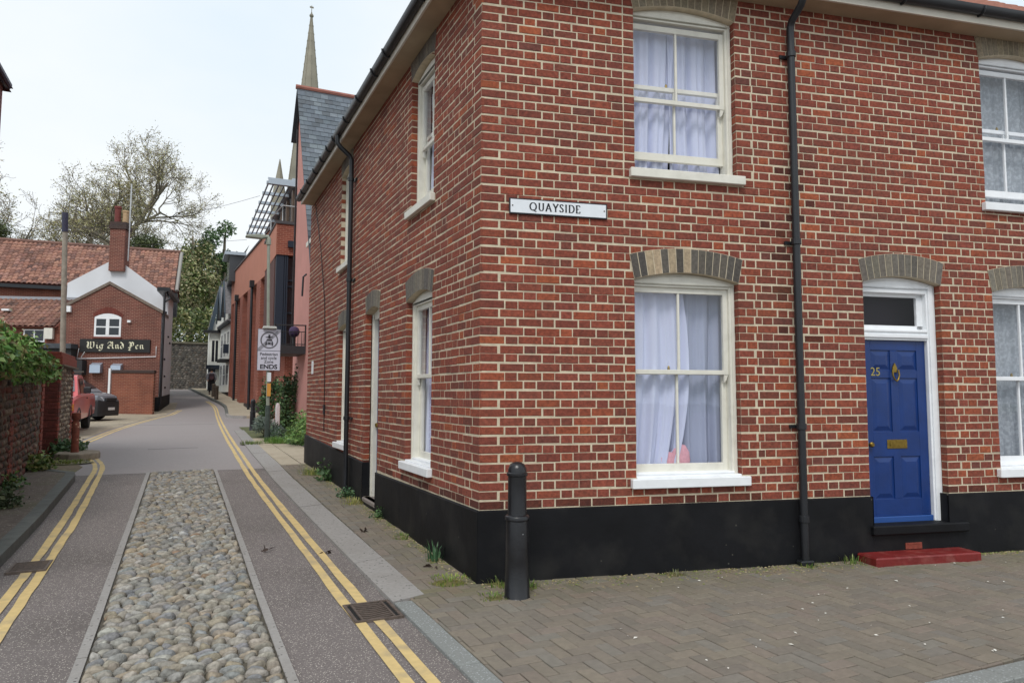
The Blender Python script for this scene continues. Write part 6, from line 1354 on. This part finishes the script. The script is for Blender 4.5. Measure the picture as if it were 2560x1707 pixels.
p = at_depth(520, 760, 76); leafy_tree('green_tree', 'dark green tree behind the white gabled house', p.x, p.y, g(p.y) + 2, 14, blobset(rn, (p.x, p.y, p.z), (3.6, 3.0, 4.0), 18, .4), 74, GREENS, 6000, .32, 'trees beyond the flint wall')
for px_, py_, dep, lb, sd, R in ((365, 618, 66, 'dark evergreen bush showing above the pub ridge by the chimney', 75, (2.4, 1.6, 1.5)), (2, 590, 66, 'dark evergreen bush over the pub ridge away from the chimney', 76, (1.8, 1.6, 1.7))):
    p = at_depth(px_, py_, dep); leafy_tree('evergreen_bush', lb, p.x, p.y, g(p.y) + 3, p.z - g(p.y) - 2, blobset(rn, (p.x, p.y, p.z), R, 9, .5), sd, [lin(74, 84, 46), lin(88, 96, 56), lin(62, 72, 40)], 2600, .22, 'evergreen bushes', cat='bush')
m = MB(); rn = random.Random(79)
for i in range(7000):
    x = rn.uniform(-12, 2.5); z = 5.5 + rn.random() ** 1.4 * 3.2; p = Vector((x, 56.6 + rn.uniform(0, 2), z)); leaf_quad(m, p, .3 * rn.uniform(.6, 1.3), rn, vary(rn.choice(GREENS + OLIVE[:2]), .25, rn))
tag(m.build('undergrowth', LEAF, None), kind='stuff')
# climber on the garden wall
iv = thing('climber', 'glossy bright green leafy climber spilling over the dark garden wall', 'plant', (-4.55, 7.4, 1.9)); m = MB(); rn = random.Random(81)
for i in range(3900):
    y = 3.2 + rn.random() * 6.2; f = max(0.0, 1 - max(0, y - 6.8) / 2.6); top = 2.06 + .36 * f ** .7 + .07 * math.sin(y * 3.1); lo = 1.98 - .22 * rn.random() * (1 if y < 9.6 else .7)
    z = lo + (top - lo) * rn.random() ** .8; xo = -4.42 - .02 * (y - 4) + .17 * math.sin((z - 1.8) * 3) + rn.gauss(0, .07) - (.45 * rn.random() if z > top - .12 else 0)
    leaf_quad(m, Vector((xo, y, z)), .088 * rn.uniform(.5, 1.35), rn, vary(rn.choice([lin(98, 138, 62), lin(82, 120, 52), lin(116, 156, 74), lin(64, 98, 46), lin(146, 172, 102), lin(112, 104, 60)]), .2, rn), droop=.9, asp=.6)
m.build('foliage', LEAF, iv); m = MB()
for i in range(10):
    y = 3.4 + i * .6; m.tube([(-4.75, y, .3), (-4.72, y + .1, 1.5), (-4.6, y + .2 * rn.uniform(-1, 1), 2.2)], .012, 4)
m.build('stem', TWIG, iv)
m = MB()
for i in range(500): y = 4.2 + rn.random() * .9; leaf_quad(m, Vector((-5.1 + rn.gauss(0, .25), y + 1.2, 2.62 + rn.gauss(0, .07))), .06, rn, vary(lin(196, 184, 160), .2, rn))
tag(m.build('blossom_bush', LEAF, None), 'small cream flower heads above the leafy climber', 'plant')
# bushes and weeds
def bush(name, label, c, r, n, lsz, cols, seed, group=None, asp=.55, shell=.5):
    rn = random.Random(seed); t = thing(name, label, 'plant', (c[0], c[1], g(c[1])), group); m = MB(); bl = blobset(rn, c, r, 10, .5)
    for cc, rr in bl:
        k = rn.uniform(.75, 1.2)
        for p in blob_pts(rn, cc, rr, n // 10, shell):
            if p.z < g(p.y) + .02: p.z = g(p.y) + .02 + rn.random() * .1
            leaf_quad(m, p, lsz * rn.uniform(.6, 1.4), rn, tuple(v * k for v in vary(rn.choice(cols), .2, rn)), asp=asp)
    m.build('foliage', LEAF, t); s = MB()
    for cc, rr in bl: s.tube([(c[0], c[1], g(c[1])), ((c[0] + cc[0]) / 2, (c[1] + cc[1]) / 2, (g(c[1]) + cc[2]) / 2), cc], .012, 4)
    s.build('stem', TWIG, t); return t
DG = [lin(66, 94, 56), lin(78, 108, 64), lin(54, 80, 48), lin(94, 124, 74)]
bush('tall_bush', 'tall dark green bush growing beneath the balcony', (.78, 18.6, 1.45), (.62, .9, 1.15), 3200, .11, DG, 82)
bush('tall_bush', 'dark green bush beside the brick pier behind the lamp post', (.55, 20.8, 1.2), (.45, .6, 1.0), 1500, .11, DG, 83)
bush('weedy_bush', 'loose green weeds crowding the end wall of the brick house', (.62, 13.6, .62), (.55, 1.2, .5), 2600, .08, [lin(86, 122, 58), lin(104, 138, 70), lin(70, 100, 52), lin(124, 150, 84)], 84)
bush('lavender', 'silvery grey green herb bush between lamp post and bollard', (-.02, 16.4, .62), (.34, .9, .3), 2300, .12, [lin(120, 134, 124), lin(104, 120, 112), lin(138, 150, 138), lin(92, 108, 92)], 85, asp=.2)
bush('lavender', 'silvery grey green herb bush behind the lamp post base', (.2, 15.2, .5), (.25, .4, .24), 900, .1, [lin(120, 134, 124), lin(104, 120, 112), lin(96, 126, 84)], 86, asp=.25)
def tuft(label, x, y, h, n, seed, cols, r=.12, broad=False, name='weed', group='weeds at the wall foot', z=None):
    rn = random.Random(seed); m = MB(); z0 = (g(y) + .02) if z is None else z
    for i in range(n):
        an = rn.uniform(0, 6.283); rr = r * rn.random() ** .6; b = Vector((x + rr * math.cos(an), y + rr * math.sin(an), z0)); out_ = Vector((math.cos(an), math.sin(an), 0)) * h * rn.uniform(.1, .6); hh = h * rn.uniform(.45, 1.1); c = vary(rn.choice(cols), .2, rn)
        if broad:
            for k in range(3):
                q_ = b + out_ * (.3 + .3 * k) * rn.random() + Vector((0, 0, hh * rn.random())); leaf_quad(m, q_, min(.09, h * .25) * rn.uniform(.6, 1.3), rn, c, asp=.7); s_ = Vector((.003, 0, 0)); c0 = Vector((x, y, z0)); m.add([tuple(c0 - s_), tuple(c0 + s_), tuple(q_)], [(0, 1, 2)], c)
        else:
            s = Vector((-math.sin(an), math.cos(an), 0)) * .0045 * (1 + h); p1 = b + out_ * .35 + Vector((0, 0, hh * .65)); p2 = b + out_ + Vector((0, 0, hh))
            m.add([tuple(v) for v in (b - s, b + s, p1 + s * .8, p1 - s * .8, p2)], [(0, 1, 2, 3), (3, 2, 4)], c)
    vs = [(x, y, z0 + .006)] + [(x + r * 1.05 * math.cos(k * .628) * rn.uniform(.7, 1.1), y + r * 1.05 * math.sin(k * .628) * rn.uniform(.7, 1.1), z0 + .002) for k in range(10)]
    m.add(vs, [(0, k + 1, (k + 1) % 10 + 1) for k in range(10)], lin(104, 98, 62))
    return tag(m.build(name, LEAF, None), label, 'weed', group)
GR = [lin(92, 118, 54), lin(110, 132, 62), lin(76, 100, 46), lin(140, 142, 84)]; BG = [lin(60, 96, 62), lin(74, 110, 70), lin(52, 84, 54)]
tuft('spiky green grass tuft at the black plinth near the house corner', -.09, .85, .17, 40, 1, BG, .09)
tuft('low yellow green weeds at the foot of the house corner', -.2, .15, .035, 200, 2, [lin(150, 148, 76), lin(126, 142, 66), lin(104, 128, 58)], .2)
tuft('thin grass behind the black bollard by the plinth', .16, -.12, .08, 60, 3, GR, .14)
tuft('small bright green weeds in the joints between bollard and kerb', -.06, -.44, .03, 80, 4, GR, .13)
tuft('small weed at the plinth between bollard and ground floor window', .34, -.3, .06, 50, 5, GR, .08)
tuft('leafy weed by the lane side door step', -.07, 3.05, .13, 30, 6, DG, .1, True)
tuft('flowering weed at the foot of the lane side drainpipe', -.1, 4.7, .16, 60, 7, DG + BG, .16, True)
tuft('dry yellow grass between drainpipe and door step', -.1, 4.2, .07, 120, 8, [lin(168, 160, 96), lin(140, 146, 80)], .22)
tuft('tall leafy weed on the black plinth beyond the drainpipe', -.06, 6.4, .34, 34, 9, DG, .12, True)
tuft('dry grass along the far end of the brick house', -.12, 7.4, .11, 200, 10, [lin(164, 158, 98), lin(128, 140, 74), lin(110, 130, 66)], .3)
tuft('thin grass midway along the lane side plinth', -.07, 1.9, .04, 90, 11, GR, .14)
tuft('small weeds where the drainpipe meets the paving', 3.0, -.74, .06, 40, 12, GR, .08)
tuft('pair of grass tufts between drainpipe and red step', 3.5, -.82, .09, 40, 13, GR, .12)
tuft('little weed midway under the ground floor window', 1.7, -.44, .06, 26, 14, [lin(120, 116, 88), lin(96, 104, 60)], .1)
tuft('green weeds along the foot of the garden wall', -4.55, 6.6, .22, 120, 15, DG + GR, .25, True, z=g(6.6) + .1)
tuft('leafy weeds on the pavement beside the garden wall', -4.35, 5.0, .24, 140, 16, [lin(70, 84, 54), lin(96, 104, 74), lin(60, 74, 48)], .28, True, z=g(5) + .1)
tuft('pale weeds at the garden wall end by the gate', -4.5, 8.8, .32, 110, 17, GR, .2, True, z=g(8.8) + .1)
tuft('bushy green weeds at the foot of the gate pier', -4.45, 12.2, .36, 200, 18, DG, .28, True)
tuft('mossy grass around the rusty bollard pad', -4.25, 10.7, .06, 300, 19, [lin(132, 140, 64), lin(108, 124, 56)], .4)
tuft('low green grass under the hazard board', .1, 14.3, .16, 500, 20, [lin(98, 140, 58), lin(84, 122, 52), lin(118, 150, 70)], .5)
tuft('low grass along the verge behind the hazard board', .75, 15.6, .22, 600, 21, [lin(98, 140, 58), lin(84, 122, 52), lin(118, 150, 70)], .6)
tuft('weeds along the kerb edge beside the lamp post', -.62, 14.0, .1, 260, 22, GR, .3)
# moss and grit along the wall foot, fallen petals, dead leaves
m = MB(); rn = random.Random(91)
for i in range(2600):
    if rn.random() < .5: y = rn.uniform(0, 8.8); p = Vector((-.03 - abs(rn.gauss(0, .07)), y, g(y) + .024))
    else: s = rn.uniform(0, 6.3); p = BR((s, .03 + abs(rn.gauss(0, .16 if s < 3.7 else .05)), .024))
    an = rn.uniform(0, 6.28); sz = rn.uniform(.006, .018); c = vary(rn.choice([lin(112, 116, 58), lin(134, 120, 84), lin(96, 104, 52), lin(150, 136, 104)]), .2, rn); u = Vector((math.cos(an), math.sin(an), 0)) * sz; v = Vector((-u.y, u.x, 0)) * .6
    m.add([tuple(q) for q in (p - u, p - v, p + u, p + v, p + Vector((0, 0, sz * .5)))], [(0, 1, 4), (1, 2, 4), (2, 3, 4), (3, 0, 4)], c)
tag(m.build('moss', LEAF, None), kind='stuff')
m = MB()
for i in range(95):
    s = rn.uniform(.6, 6.2); n_ = rn.uniform(.3, 2.3); p = BR((s, n_, .030)); an = rn.uniform(0, 6.28); sz = rn.uniform(.006, .018) * (1.5 if rn.random() < .15 else 1); u = Vector((math.cos(an), math.sin(an), 0)) * sz; v = Vector((-u.y, u.x, 0)) * rn.uniform(.25, .6)
    m.add([tuple(q) for q in (p - u, p - v * .8, p + u, p + v + Vector((0, 0, .004)))], [(0, 1, 2, 3)], vary(lin(222, 218, 208), .08, rn))
tag(m.build('fallen_petals', LEAF, None), kind='stuff')
for x, y, lb in ((-.95, 1.6, 'dark crumpled dead leaf on the asphalt beside the kerb'), (-1.52, 1.9, 'dark flat scrap on the asphalt near the cobbles'), (-.42, 2.3, 'small dark dead leaf on the paving by the plinth'), (-.2, .62, 'dark dead leaf lying near the grass tuft at the corner'), (-3.72, 1.62, 'dark wet leaf litter at the left gully')):
    m = MB(); z = g(y) + (.026 if x > -.6 else .004)
    for k in range(5): leaf_quad(m, Vector((x + rn.gauss(0, .025), y + rn.gauss(0, .02), z + rn.random() * .012)), .07, rn, vary(lin(58, 44, 36), .2, rn))
    tag(m.build('dead_leaf', LEAF, None), lb, 'leaf', 'dead leaves')
